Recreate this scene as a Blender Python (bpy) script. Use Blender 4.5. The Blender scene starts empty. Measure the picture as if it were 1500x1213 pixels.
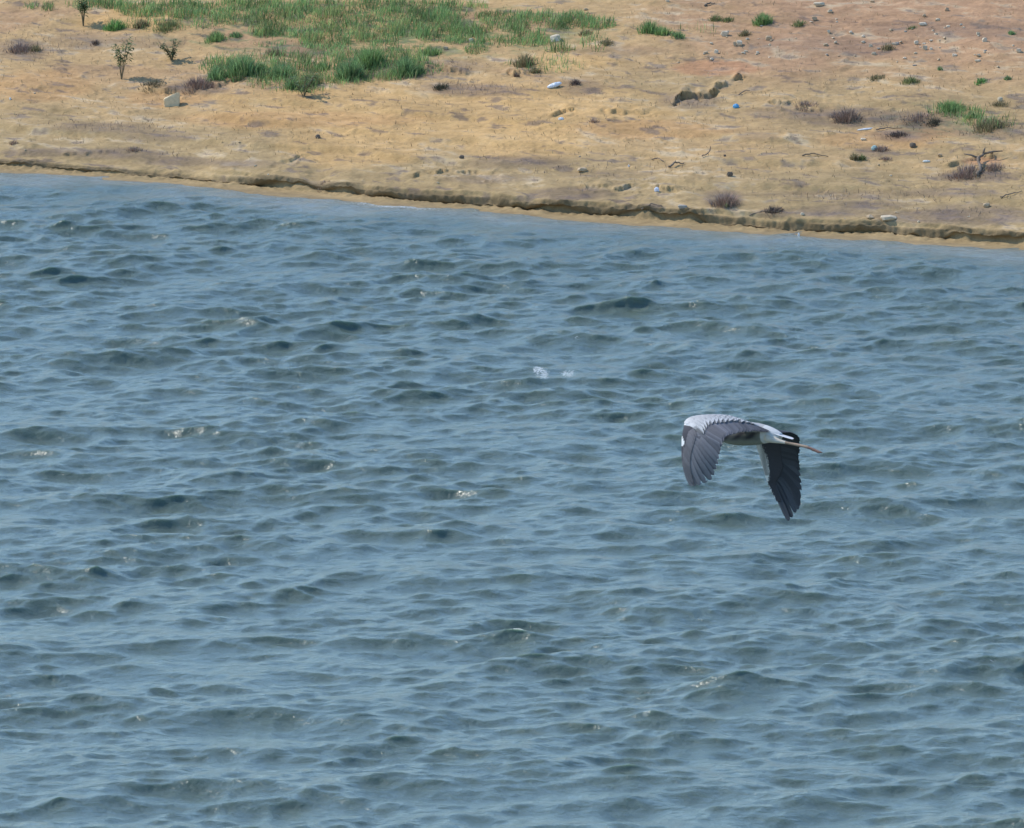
import bpy, bmesh, math, random
import numpy as np
from mathutils import Vector, Matrix, kdtree

rng = np.random.default_rng(7)
random.seed(7)
scene = bpy.context.scene
COL = scene.collection

# ------------------------------------------------------------------ camera
W, H = 1500.0, 1213.0
HFOV = math.radians(6.1)
PITCH = math.radians(-9.0)
CAM = np.array([0.0, 0.0, 13.0])
TH = math.tan(HFOV / 2)
FWD = np.array([0, math.cos(PITCH), math.sin(PITCH)])
UPV = np.array([0, -math.sin(PITCH), math.cos(PITCH)])

cd = bpy.data.cameras.new("camera")
cam = bpy.data.objects.new("camera", cd)
COL.objects.link(cam)
cam.location = CAM
cam.rotation_euler = (math.radians(90) + PITCH, 0, 0)
cd.angle = HFOV
cd.sensor_fit = 'HORIZONTAL'
cd.clip_start = 0.5
cd.clip_end = 5000
scene.camera = cam


def ray(x, y):
    u = (np.asarray(x, float) - W / 2) / (W / 2) * TH
    v = (H / 2 - np.asarray(y, float)) / (W / 2) * TH
    return FWD + np.stack([u, v * 0, v * 0], -1) + v[..., None] * UPV


def project(X, Y, Z):
    dx, dy, dz = X - CAM[0], Y - CAM[1], Z - CAM[2]
    d = dy * FWD[1] + dz * FWD[2]
    d = np.where(d < 1.0, 1.0, d)
    u = dx / d / TH * (W / 2) + W / 2
    v = H / 2 - (dy * UPV[1] + dz * UPV[2]) / d / TH * (W / 2)
    return u, v


def on_water(x, y):
    r = ray(x, y)
    t = -CAM[2] / r[..., 2]
    return CAM + r * t[..., None]


# ------------------------------------------------------------------ noise
_PT = {}


def perlin(x, y, seed=0):
    x = np.asarray(x, float); y = np.asarray(y, float)
    if seed not in _PT:
        ang = np.random.default_rng(1000 + seed).random(65536) * 2 * math.pi
        _PT[seed] = (np.cos(ang), np.sin(ang))
    ca, sa = _PT[seed]
    xi = np.floor(x).astype(np.int64); yi = np.floor(y).astype(np.int64)
    xf, yf = x - xi, y - yi

    def g(ix, iy, fx, fy):
        h = ((ix * 73856093) ^ (iy * 19349663)) & 65535
        return ca[h] * fx + sa[h] * fy
    sx = xf * xf * xf * (xf * (xf * 6 - 15) + 10)
    sy = yf * yf * yf * (yf * (yf * 6 - 15) + 10)
    a = g(xi, yi, xf, yf); b = g(xi + 1, yi, xf - 1, yf)
    c = g(xi, yi + 1, xf, yf - 1); d = g(xi + 1, yi + 1, xf - 1, yf - 1)
    return 1.5 * ((a + (b - a) * sx) * (1 - sy) + (c + (d - c) * sx) * sy)


def fbm(x, y, seed=0, octv=4, gain=0.5):
    s = 0; a = 1; n = 0
    for i in range(octv):
        s = s + a * perlin(x * 2 ** i + 17.3 * i, y * 2 ** i - 9.1 * i, seed + i)
        n += a; a *= gain
    return s / n * 1.4


def sstep(a, b, x):
    t = np.clip((x - a) / (b - a), 0, 1)
    return t * t * (3 - 2 * t)


# ------------------------------------------------------------------ helpers
def tag(o, label=None, cat=None, group=None, kind=None):
    if label: o['label'] = label
    if cat: o['category'] = cat
    if group: o['group'] = group
    if kind: o['kind'] = kind
    return o


def mesh_obj(name, verts, faces, mat, parent=None, smooth=False, attrs=None):
    me = bpy.data.meshes.new(name)
    verts = np.asarray(verts, np.float32).reshape(-1, 3)
    if isinstance(faces, np.ndarray):
        k = faces.shape[1]
        me.vertices.add(len(verts)); me.vertices.foreach_set('co', verts.ravel())
        me.loops.add(faces.size); me.loops.foreach_set('vertex_index', faces.astype(np.int32).ravel())
        me.polygons.add(len(faces))
        me.polygons.foreach_set('loop_start', np.arange(0, faces.size, k, dtype=np.int32))
        me.update(calc_edges=True)
    else:
        me.from_pydata([tuple(v) for v in verts.tolist()], [], faces)
        me.update()
    if smooth:
        me.polygons.foreach_set('use_smooth', np.ones(len(me.polygons), bool))
    for an, (typ, data) in (attrs or {}).items():
        at = me.attributes.new(an, typ, 'POINT')
        data = np.asarray(data, np.float32)
        at.data.foreach_set('color' if typ == 'FLOAT_COLOR' else 'value', data.ravel())
    if mat: me.materials.append(mat)
    o = bpy.data.objects.new(name, me)
    COL.objects.link(o)
    if parent: o.parent = parent
    return o


class MB:
    """collects polygons for one mesh"""
    def __init__(s):
        s.v = []; s.f = []; s.c = []; s.n = 0

    def add(s, v, f, col=None):
        v = np.asarray(v, float).reshape(-1, 3)
        s.v.append(v); s.f += [[i + s.n for i in q] for q in f]
        if col is not None:
            col = np.asarray(col, float)
            if col.ndim == 1: col = np.tile(col, (len(v), 1))
            s.c.append(col)
        s.n += len(v)

    def tube(s, pts, rad, seg=8, col=None, cap=True):
        pts = np.asarray(pts, float); n = len(pts)
        rad = np.broadcast_to(np.asarray(rad, float), (n,)) if np.ndim(rad) < 2 else np.asarray(rad, float)
        T = np.gradient(pts, axis=0); T /= np.linalg.norm(T, axis=1)[:, None] + 1e-9
        ref = np.array([0, 0, 1.0]) if abs(T[0][2]) < 0.9 else np.array([1.0, 0, 0])
        V = []
        for i in range(n):
            a = np.cross(T[i], ref); a /= np.linalg.norm(a) + 1e-9
            b = np.cross(a, T[i])
            ref = b
            r = rad[i]
            rx, ry = (r, r) if np.ndim(r) == 0 else r
            for k in range(seg):
                th = 2 * math.pi * k / seg
                V.append(pts[i] + a * rx * math.cos(th) + b * ry * math.sin(th))
        F = []
        for i in range(n - 1):
            for k in range(seg):
                k2 = (k + 1) % seg
                F.append([i * seg + k, i * seg + k2, (i + 1) * seg + k2, (i + 1) * seg + k])
        if cap:
            F.append(list(range(seg))[::-1]); F.append([(n - 1) * seg + k for k in range(seg)])
        s.add(V, F, col)

    def build(s, name, mat, parent=None, smooth=False):
        at = {}
        if s.c:
            c = np.concatenate(s.c); c = np.concatenate([c, np.ones((len(c), 1))], 1)
            at['tint'] = ('FLOAT_COLOR', c)
        return mesh_obj(name, np.concatenate(s.v), s.f, mat, parent, smooth, at)


# ------------------------------------------------------------------ materials
def new_mat(name):
    m = bpy.data.materials.new(name); m.use_nodes = True
    nt = m.node_tree; b = nt.nodes['Principled BSDF']
    return m, nt, b


def N(nt, t, **kw):
    n = nt.nodes.new(t)
    for k, v in kw.items():
        if k.startswith('i_'):
            n.inputs[k[2:].replace('_', ' ')].default_value = v
        else:
            setattr(n, k, v)
    return n


def tint_mat(name, rough=0.8, var=0.25, scale=40.0, trans=0.0, spec=0.3, bump=0.0):
    m, nt, b = new_mat(name)
    a = N(nt, 'ShaderNodeAttribute', attribute_name='tint')
    tc = N(nt, 'ShaderNodeTexCoord')
    nz = N(nt, 'ShaderNodeTexNoise', i_Scale=scale, i_Detail=5.0, i_Roughness=0.6)
    nt.links.new(tc.outputs['Object'], nz.inputs['Vector'])
    mr = N(nt, 'ShaderNodeMapRange')
    mr.inputs['To Min'].default_value = 1 - var; mr.inputs['To Max'].default_value = 1 + var
    nt.links.new(nz.outputs['Fac'], mr.inputs['Value'])
    mx = N(nt, 'ShaderNodeVectorMath', operation='SCALE')
    nt.links.new(a.outputs['Color'], mx.inputs[0]); nt.links.new(mr.outputs['Result'], mx.inputs['Scale'])
    nt.links.new(mx.outputs['Vector'], b.inputs['Base Color'])
    b.inputs['Roughness'].default_value = rough
    b.inputs['Specular IOR Level'].default_value = spec
    if bump:
        bp = N(nt, 'ShaderNodeBump', i_Strength=bump, i_Distance=0.01)
        nt.links.new(nz.outputs['Fac'], bp.inputs['Height']); nt.links.new(bp.outputs['Normal'], b.inputs['Normal'])
    if trans:
        out = nt.nodes['Material Output']
        tr = N(nt, 'ShaderNodeBsdfTranslucent'); ms = N(nt, 'ShaderNodeMixShader'); ms.inputs[0].default_value = trans
        nt.links.new(mx.outputs['Vector'], tr.inputs['Color'])
        nt.links.new(b.outputs[0], ms.inputs[1]); nt.links.new(tr.outputs[0], ms.inputs[2])
        nt.links.new(ms.outputs[0], out.inputs['Surface'])
    return m


def soil_mat():
    m, nt, b = new_mat('soil')
    L = nt.links.new
    a = N(nt, 'ShaderNodeAttribute', attribute_name='tint')
    tc = N(nt, 'ShaderNodeTexCoord')
    n1 = N(nt, 'ShaderNodeTexNoise', i_Scale=7.0, i_Detail=9.0, i_Roughness=0.66)
    n2 = N(nt, 'ShaderNodeTexNoise', i_Scale=45.0, i_Detail=5.0, i_Roughness=0.65)
    mp = N(nt, 'ShaderNodeMapping'); mp.inputs['Rotation'].default_value = (0, 0, 0.5); mp.inputs['Scale'].default_value = (0.6, 1.3, 1.0)
    L(tc.outputs['Object'], mp.inputs['Vector'])
    L(mp.outputs[0], n1.inputs['Vector']); L(mp.outputs[0], n2.inputs['Vector'])
    r1 = N(nt, 'ShaderNodeMapRange'); r1.inputs['From Min'].default_value = 0.3; r1.inputs['From Max'].default_value = 0.7
    r1.inputs['To Min'].default_value = 0.80; r1.inputs['To Max'].default_value = 1.17
    L(n1.outputs['Fac'], r1.inputs['Value'])
    r2 = N(nt, 'ShaderNodeMapRange'); r2.inputs['From Min'].default_value = 0.3; r2.inputs['From Max'].default_value = 0.7
    r2.inputs['To Min'].default_value = 0.85; r2.inputs['To Max'].default_value = 1.15
    L(n2.outputs['Fac'], r2.inputs['Value'])
    mu = N(nt, 'ShaderNodeMath', operation='MULTIPLY'); L(r1.outputs[0], mu.inputs[0]); L(r2.outputs[0], mu.inputs[1])
    sc = N(nt, 'ShaderNodeVectorMath', operation='SCALE'); L(a.outputs['Color'], sc.inputs[0]); L(mu.outputs[0], sc.inputs['Scale'])
    L(sc.outputs['Vector'], b.inputs['Base Color'])
    b.inputs['Roughness'].default_value = 0.95; b.inputs['Specular IOR Level'].default_value = 0.1
    ad = N(nt, 'ShaderNodeMath', operation='ADD'); L(n1.outputs['Fac'], ad.inputs[0])
    m2 = N(nt, 'ShaderNodeMath', operation='MULTIPLY'); m2.inputs[1].default_value = 0.4
    L(n2.outputs['Fac'], m2.inputs[0]); L(m2.outputs[0], ad.inputs[1])
    bp = N(nt, 'ShaderNodeBump', i_Strength=0.5, i_Distance=0.02)
    L(ad.outputs[0], bp.inputs['Height']); L(bp.outputs['Normal'], b.inputs['Normal'])
    return m


def water_mat():
    m, nt, b = new_mat('lake_water')
    L = nt.links.new
    tc = N(nt, 'ShaderNodeTexCoord')
    # body colour: turbid grey green, sandier where the bed is stirred up by the shore
    sh = N(nt, 'ShaderNodeAttribute', attribute_name='silt')
    nb = N(nt, 'ShaderNodeTexNoise', i_Scale=0.35, i_Detail=4.0)
    L(tc.outputs['Object'], nb.inputs['Vector'])
    c1 = N(nt, 'ShaderNodeMix', data_type='RGBA')
    c1.inputs[6].default_value = WATER_A; c1.inputs[7].default_value = WATER_B
    L(nb.outputs['Fac'], c1.inputs[0])
    c2 = N(nt, 'ShaderNodeMix', data_type='RGBA')
    c2.inputs[7].default_value = (0.27, 0.28, 0.235, 1)
    L(sh.outputs['Fac'], c2.inputs[0]); L(c1.outputs[2], c2.inputs[6])
    # foam
    fo = N(nt, 'ShaderNodeAttribute', attribute_name='foam')
    nf = N(nt, 'ShaderNodeTexNoise', i_Scale=42.0, i_Detail=4.0, i_Roughness=0.8)
    L(tc.outputs['Object'], nf.inputs['Vector'])
    su = N(nt, 'ShaderNodeMath', operation='ADD'); L(fo.outputs['Fac'], su.inputs[0]); L(nf.outputs['Fac'], su.inputs[1])
    fr = N(nt, 'ShaderNodeMapRange'); fr.inputs['From Min'].default_value = 0.92; fr.inputs['From Max'].default_value = 1.08
    L(su.outputs[0], fr.inputs['Value'])
    c3 = N(nt, 'ShaderNodeMix', data_type='RGBA'); c3.inputs[7].default_value = (0.62, 0.64, 0.62, 1)
    L(fr.outputs[0], c3.inputs[0]); L(c2.outputs[2], c3.inputs[6])
    L(c3.outputs[2], b.inputs['Base Color'])
    ro = N(nt, 'ShaderNodeMapRange'); ro.inputs['To Min'].default_value = 0.20; ro.inputs['To Max'].default_value = 0.8
    L(fr.outputs[0], ro.inputs['Value']); L(ro.outputs[0], b.inputs['Roughness'])
    b.inputs['Subsurface Weight'].default_value = 1.0
    b.inputs['Subsurface Radius'].default_value = (0.10, 0.108, 0.09)
    b.inputs['Subsurface Scale'].default_value = 1.0
    b.inputs['IOR'].default_value = 1.333
    b.inputs['Specular IOR Level'].default_value = 0.5
    # capillary ripples
    mp = N(nt, 'ShaderNodeMapping'); mp.inputs['Scale'].default_value = (1.0, 1.25, 1.0); mp.inputs['Rotation'].default_value = (0, 0, 0.25)
    L(tc.outputs['Object'], mp.inputs['Vector'])
    r1 = N(nt, 'ShaderNodeTexNoise', i_Scale=5.0, i_Detail=5.0, i_Roughness=0.55, i_Distortion=0.4)
    L(mp.outputs[0], r1.inputs['Vector'])
    bp = N(nt, 'ShaderNodeBump', i_Strength=RIPPLE, i_Distance=0.05)
    r2 = N(nt, 'ShaderNodeTexNoise', i_Scale=13.0, i_Detail=4.0, i_Roughness=0.6, i_Distortion=0.6)
    L(mp.outputs[0], r2.inputs['Vector'])
    r3 = N(nt, 'ShaderNodeMath', operation='MULTIPLY_ADD'); r3.inputs[1].default_value = 0.45
    L(r2.outputs['Fac'], r3.inputs[0]); L(r1.outputs['Fac'], r3.inputs[2])
    L(r3.outputs[0], bp.inputs['Height']); L(bp.outputs['Normal'], b.inputs['Normal'])
    return m


WATER_A = (0.101, 0.135, 0.104, 1)
WATER_B = (0.112, 0.149, 0.122, 1)
RIPPLE = 0.70
M_SOIL = soil_mat()
M_WATER = water_mat()
M_GRASS = tint_mat('grass_blade', 0.6, 0.25, 6.0, trans=0.5)
M_TWIG = tint_mat('dry_twig', 0.9, 0.3, 30)
M_STONE = tint_mat('pale_stone', 0.9, 0.3, 30, bump=0.6)
M_PLASTIC = tint_mat('crumpled_plastic', 0.4, 0.08, 30, spec=0.5)
M_PLUME = tint_mat('plumage', 0.75, 0.18, 55, spec=0.25)
M_EYE = tint_mat('eye_gloss', 0.1, 0.0, 10, spec=0.6)

# ------------------------------------------------------------------ shore line
SHX = np.array([0, 125, 250, 333, 450, 560, 700, 830, 1000, 1100, 1200, 1300, 1400, 1500.])
SHY = np.array([252, 261, 270, 279, 288, 299, 310, 322, 335, 341, 347, 352, 359, 369.])
_sp = on_water(SHX, SHY)
SLOPE_S = (_sp[-1, 1] - _sp[0, 1]) / (_sp[-1, 0] - _sp[0, 0])
CS = 1 / math.sqrt(1 + SLOPE_S ** 2)


def shore_y(X):
    y = np.interp(X, _sp[:, 0], _sp[:, 1])
    y = np.where(X < _sp[0, 0], _sp[0, 1] + SLOPE_S * (X - _sp[0, 0]), y)
    y = np.where(X > _sp[-1, 0], _sp[-1, 1] + SLOPE_S * (X - _sp[-1, 0]), y)
    return y


def shore_wob(X, m):
    f = np.exp(-(np.maximum(m - 0.4, 0) / 0.5) ** 2)
    return f * (0.05 * perlin(X * 0.9, X * 0 + 3.3, 5) + 0.025 * perlin(X * 3.1, X * 0 + 8.3, 6))


def axis(fine_lo, fine_hi, step, lo, hi, grow=1.12):
    a = list(np.arange(fine_lo, fine_hi, step))
    s = step
    while a[-1] < hi:
        s *= grow; a.append(a[-1] + s)
    s = step; pre = []
    x = fine_lo
    while x > lo:
        s *= grow; x -= s; pre.append(x)
    return np.array(pre[::-1] + a)


def grid_faces(nr, nc):
    i = np.arange(nr - 1)[:, None] * nc + np.arange(nc - 1)[None, :]
    return np.stack([i, i + 1, i + nc + 1, i + nc], -1).reshape(-1, 4)


# ------------------------------------------------------------------ terrain
# scarps in the bank: photograph points the drop follows, height of the drop
SCARPS = [([(985, 152), (1000, 141), (1018, 139), (1040, 141), (1052, 134)], 0.085),
          ([(1046, 127), (1058, 127), (1070, 125)], 0.05),
          ([(1072, 116), (1082, 113), (1092, 113)], 0.06),
          ([(845, 272), (880, 272), (900, 276), (950, 273), (995, 279)], 0.035),
          ([(805, 170), (822, 162), (850, 163)], 0.035),
          ([(1375, 243), (1400, 240), (1430, 231), (1455, 228)], 0.035),
          ([(740, 108), (755, 106), (770, 110)], 0.05),
          ([(620, 100), (655, 100), (690, 108)], 0.04),
          ([(395, 242), (420, 234), (450, 226), (470, 233)], 0.025),
          ([(90, 226), (130, 224), (160, 222)], 0.02),
          ([(600, 256), (640, 250), (700, 252), (735, 258)], 0.03),
          ([(880, 160), (930, 165), (965, 166)], 0.025),
          ([(1120, 150), (1160, 151), (1200, 163), (1240, 168)], 0.035),
          ([(210, 130), (250, 133), (300, 128), (360, 112)], 0.035)]


def terrain_base(X, m, fine=True):
    """height above the lake for inland distance m (metres, at right angles to the shore)"""
    m = m - shore_wob(X, m)
    n0 = 0.26 + 0.03 * perlin(X * 1.0, X * 0 + 1.7, 21) + 0.014 * perlin(X * 4.0, X * 0 + 4.7, 22)
    px = X / 9.9 * 1500 + 750
    gap = np.ones_like(X)
    for c, w in ((262, 30), (452, 24)):
        gap = gap * (1 - 0.45 * np.exp(-((px - c) / w) ** 2))
    gap = gap * (0.55 + 0.45 * sstep(200, 290, px))
    lh = (0.108 + 0.018 * perlin(X * 1.6, X * 0 + 0.7, 23) + 0.008 * perlin(X * 7, X * 0, 24)) * gap
    beach = np.where(m < 0, 0.16 * m, 0.10 * np.minimum(m, n0))
    w = 0.012 + 0.06 * (1 - gap)
    step = (lh + (0.08 - lh) * sstep(0.05, 1.3, m - n0)) * (0.62 * sstep(n0 - w, n0 + w, m) + 0.38 * sstep(n0 + 0.035 - w, n0 + 0.035 + w, m - 0.02 * perlin(X * 2.7, X * 0 + 9.1, 25)))
    up = np.maximum(m - n0 + (n0 - 0.26) * sstep(0.25, 1.2, m - n0), 0)
    big = 0.05 * fbm(X * 0.55, m * 0.55, 31, 3) * sstep(0.3, 2.0, m)
    sl = 0.195 * up + 0.012 * np.maximum(up - 2, 0) ** 1.2
    u9 = np.maximum(up - 9, 0)
    sl = np.where(up > 9, 0.195 * 9 + 0.012 * 7 ** 1.2 + 0.20 * 5 * (1 - np.exp(-u9 / 5)) + 0.008 * u9, sl)
    z = np.maximum(beach, -3.0) + step + sl + big
    ter = (z + 0.03 * fbm(X * 0.7, m * 0.7, 35, 3)) / 0.135
    fr = ter - np.floor(ter)
    z = z + 0.055 * (sstep(0.0, 0.15, fr) - fr) * sstep(0.1, 0.5, up) * (0.5 + 0.5 * sstep(-0.2, 0.4, perlin(X * 0.6, m * 0.6, 36))) * (0.4 + 0.6 * sstep(3.2, 2.0, up))
    return z, n0, gap


def terrain_detail(X, Y, m, z, up, lips=False):
    k = sstep(0.0, 0.15, m)
    z = z + k * (0.020 * fbm(X * 1.3, m * 2.4, 41, 4, 0.5) + 0.0085 * fbm(X * 5, m * 9, 45, 3, 0.6))
    rough = sstep(-0.1, 0.5, fbm(X * 1.1, Y * 1.1, 49, 2))
    lum = fbm(X * 4.5, Y * 4.5, 48, 4, 0.6)
    z = z + k * (0.030 * np.maximum(lum - 0.25, 0) + 0.010 * rough * np.abs(fbm(X * 17, Y * 17, 56, 2)))
    px, py = project(X, Y, z)
    sh = np.zeros_like(z)
    for pts, h in SCARPS:
        p = np.array(pts, float)
        n = 2.2 * perlin(px / 15.0, px * 0 + p[0, 0], 52) + 2.2 * perlin(X * 9.0, Y * 4.0, 53) + 1.4 * perlin(X * 25.0, Y * 9.0, 54)
        yy = np.interp(px, p[:, 0], p[:, 1]) + n
        inside = sstep(p[0, 0] - 6, p[0, 0] + 8, px) * (1 - sstep(p[-1, 0] - 8, p[-1, 0] + 6, px)) * (0.3 + 0.7 * sstep(-0.2, 0.25, perlin(X * 6.0, Y * 6.0, 55)))
        d = (yy - py)               # picture rows above the drop
        z = z + h * inside * sstep(-0.7, 0.7, d) * 0.75 * np.exp(-np.maximum(d, 0) / 11.0)
        z = z - 0.7 * h * inside * np.exp(-((d + 3) / 2.5) ** 2) * (d < 0.8)
        z = z + 0.030 * inside * np.maximum(perlin(X * 13, Y * 13, 57), 0) * np.exp(-((d + 9) / 5.0) ** 2)
        sh = sh - 0.75 * h * inside * np.exp(-((d - 1.0) / 1.0) ** 2)
    return (z, sh) if lips else z


ax_x = axis(-6.2, 6.2, 0.0145, -400, 400, 1.16)
ax_m = np.concatenate([np.arange(-6, -0.2, 0.4), np.arange(-0.2, 0.15, 0.02), np.arange(0.15, 0.50, 0.006)])
ax_m = np.concatenate([ax_m, axis(0.50, 8.2, 0.021, 0.5, 900, 1.15)])
GX = np.tile(ax_x, (len(ax_m), 1))
GM = np.tile(ax_m[:, None], (1, len(ax_x)))
GY = shore_y(GX) + GM / CS
GZ, GN0, GGAP = terrain_base(GX, GM)
GUP = GM - GN0
GZ, GLIP = terrain_detail(GX, GY, GM, GZ, GUP, True)
# the ledge overhangs: push its lip towards the water, hollow the foot
lipw = np.exp(-((GUP - 0.03) / 0.03) ** 2)
blocks = 0.65 + 0.55 * perlin(GX * 1.7, GX * 0 + 2.2, 61) + 0.3 * perlin(GX * 6, GX * 0 + 2.2, 62)
jag = perlin(GX * 11, GUP * 28, 63) + 0.7 * perlin(GX * 26, GUP * 60, 64)
GY2 = GY - (0.030 * np.clip(blocks + 0.2, 0.2, 1.3) + 0.014 * jag) * np.exp(-((GUP - 0.02) / 0.045) ** 2) * GGAP + 0.10 * np.exp(-((GUP + 0.018) / 0.012) ** 2) * GGAP * np.clip(blocks, 0.1, 1) + GLIP
GZ = GZ + 0.016 * jag * np.exp(-((GUP + 0.02) / 0.05) ** 2) + 0.02 * np.maximum(perlin(GX * 9, GM * 9, 65), 0) * np.exp(-((GUP + 0.10) / 0.06) ** 2) * sstep(0.03, 0.1, GM)


def ground_hit(x, y):
    """where the line of sight through a photograph point meets the bank"""
    r = ray(x, y)
    lo, hi = 80.0, 130.0
    ts = np.linspace(lo, hi, 900)
    P = CAM + r * ts[:, None]
    m = (P[:, 1] - shore_y(P[:, 0])) * CS
    z, n0, g = terrain_base(P[:, 0], m)
    z = terrain_detail(P[:, 0], P[:, 1], m, z, m - n0)
    below = np.nonzero(P[:, 2] < z)[0]
    i = below[0] if len(below) else len(ts) - 1
    p = P[i].copy(); p[2] = z[i]
    return p


def ground_z(X, Y):
    X = np.atleast_1d(np.asarray(X, float)); Y = np.atleast_1d(np.asarray(Y, float))
    m = (Y - shore_y(X)) * CS
    z, n0, g = terrain_base(X, m)
    return terrain_detail(X, Y, m, z, m - n0)


PXM = 0.00705          # metres per photograph pixel on the bank

# soil colour map (albedo of the different soils and dried algae crusts)
px, py = project(GX, GY, GZ)


def blob(cx, cy, rx, ry, soft=0.5, seed=0):
    d = ((px - cx) / rx) ** 2 + ((py - cy) / ry) ** 2
    d = d + 0.55 * NZ1 + 0.3 * NZ2
    return 1 - sstep(1 - soft, 1 + soft, d)


GQ = GM + 0.12 * perlin(GX * 0.8, GM * 0.8, 70)
NZ1 = fbm(GX * 0.9, GQ * 1.7, 71, 4, 0.6)
NZ2 = fbm(GX * 3.0, GQ * 6.5, 75, 4, 0.62)
NZ3 = fbm(GX * 0.5, GQ * 0.8, 79, 3)
sand = np.array([0.445, 0.292, 0.138]); ochre = np.array([0.475, 0.292, 0.122])
red = np.array([0.390, 0.232, 0.130]); olive = np.array([0.355, 0.252, 0.124])
pale = np.array([0.460, 0.355, 0.220]); purple = np.array([0.155, 0.115, 0.092])
dark_soil = np.array([0.150, 0.112, 0.064])


def mixc(c, col, w):
    w = np.clip(w, 0, 1)[..., None]
    return c * (1 - w) + col * w


C = np.broadcast_to(sand, GX.shape + (3,)).copy()
C = mixc(C, red, sstep(880, 1150, px + 120 * NZ1) * sstep(150, 60, py + 25 * NZ1) * 0.95)
C = mixc(C, red, 0.6 * sstep(0.1, 0.5, NZ3) * sstep(170, 60, py))
shl = np.interp(px, SHX, SHY)
dsh = shl - py                                             # picture rows above the waterline
C = mixc(C, olive, 0.85 * sstep(125, 60, dsh + 25 * NZ1 + 12 * NZ2) * sstep(4, 20, dsh))
C = mixc(C, olive, 0.55 * sstep(1050, 1250, px) * sstep(90, 140, py) * sstep(0.5, -0.2, NZ1))
C = mixc(C, olive, 0.6 * sstep(860, 940, px) * sstep(1150, 1000, px) * sstep(85, 120, py + 20 * NZ1) * sstep(190, 150, py))
C = mixc(C, pale, 0.7 * sstep(0.15, 0.55, NZ2 + 0.4 * NZ1) * sstep(10, 40, dsh))
for b_ in ((650, 160, 330, 38), (760, 205, 120, 26), (520, 215, 110, 30), (200, 28, 90, 18), (830, 90, 70, 14)):
    C = mixc(C, ochre * np.array([1.08, 1.1, 1.1]), 0.75 * blob(*b_))
for b_ in ((60, 125, 80, 22), (430, 175, 170, 12), (950, 190, 120, 14), (1290, 205, 90, 14), (1340, 195, 60, 14), (240, 145, 60, 12)):
    C = mixc(C, ochre * np.array([0.97, 0.88, 0.9]), 0.5 * blob(*b_))
for b_ in ((1440, 236, 30, 6), (1050, 100, 60, 12)):
    C = mixc(C, np.array([0.42, 0.19, 0.10]), 0.5 * blob(*b_))
# dried weed crusts
for cx, cy, rx, ry, a in ((30, 72, 45, 14, .7), (120, 62, 60, 12, .5), (215, 62, 60, 10, .4), (690, 132, 75, 9, .75), (640, 128, 40, 8, .5),
                          (850, 128, 30, 12, .6), (620, 98, 90, 12, .45), (60, 223, 60, 6, .6), (170, 225, 70, 8, .6), (265, 236, 60, 7, .65),
                          (355, 240, 50, 7, .6), (470, 270, 60, 5, .4), (150, 187, 80, 8, .5), (230, 200, 60, 8, .4), (720, 262, 70, 7, .5),
                          (840, 283, 55, 9, .7), (760, 235, 60, 7, .45), (745, 240, 70, 8, .4), (1060, 292, 28, 14, .7), (1130, 312, 25, 7, .7),
                          (1220, 310, 60, 8, .6), (1350, 318, 70, 10, .65), (1440, 318, 80, 12, .65), (1420, 305, 60, 6, .5), (1280, 300, 60, 6, .5),
                          (1425, 258, 50, 9, .8), (1390, 282, 60, 7, .5), (1240, 172, 70, 14, .65), (1345, 176, 60, 12, .6), (1450, 190, 60, 14, .6),
                          (1315, 198, 40, 9, .7), (1155, 165, 60, 9, .5), (1280, 222, 25, 7, .6), (1010, 148, 45, 12, .6), (1340, 195, 40, 12, .4),
                          (520, 300, 100, 4, .3), (1260, 285, 120, 6, .4), (900, 255, 60, 6, .3), (1110, 200, 30, 6, .4), (900, 75, 70, 8, .35),
                          (1400, 45, 120, 14, .35), (1200, 70, 120, 16, .3), (290, 128, 45, 10, .8), (560, 110, 60, 8, .5), (440, 75, 60, 10, .5)):
    C = mixc(C, purple, 1.15 * a * blob(cx, cy, rx, ry, 0.75) * (0.55 + 0.45 * sstep(-0.3, 0.35, NZ2)))
# thin growth between the grass
C = mixc(C, np.array([0.13, 0.165, 0.068]), 0.85 * sstep(-0.15, 0.3, NZ2 + 0.5 * NZ1) * (blob(560, 45, 330, 42) + 0.5 * blob(1400, 175, 110, 30)))
C = mixc(C, purple * 0.9, 0.7 * sstep(0.22, 0.55, NZ2 - 0.3 * NZ1))
# damp foot of the bank and a darker band along the ledge face
C = mixc(C, dark_soil, 0.75 * sstep(0.05, 0.02, GUP) * sstep(-0.05, -0.02, GUP))
C = mixc(C, olive * 0.9, 0.85 * sstep(0.0, -0.04, GUP))
C = mixc(C, dark_soil * 1.6, 0.45 * sstep(0.10, 0.02, GM))
C = C * (1 + 0.20 * NZ2 + 0.14 * NZ1)[..., None]
C = np.clip(C, 0.02, 0.8)
Cv = np.concatenate([C.reshape(-1, 3), np.ones((C.size // 3, 1))], 1)
shore = mesh_obj('shore_ground', np.stack([GX, GY2, GZ], -1), grid_faces(*GX.shape), M_SOIL, smooth=True, attrs={'tint': ('FLOAT_COLOR', Cv)})
tag(shore, 'sandy ochre lake bank rising from an eroded ledge at the waterline', 'bank', kind='structure')

# ------------------------------------------------------------------ water
NF, LP = 1280, 48.0
SIG = 0.030


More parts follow.
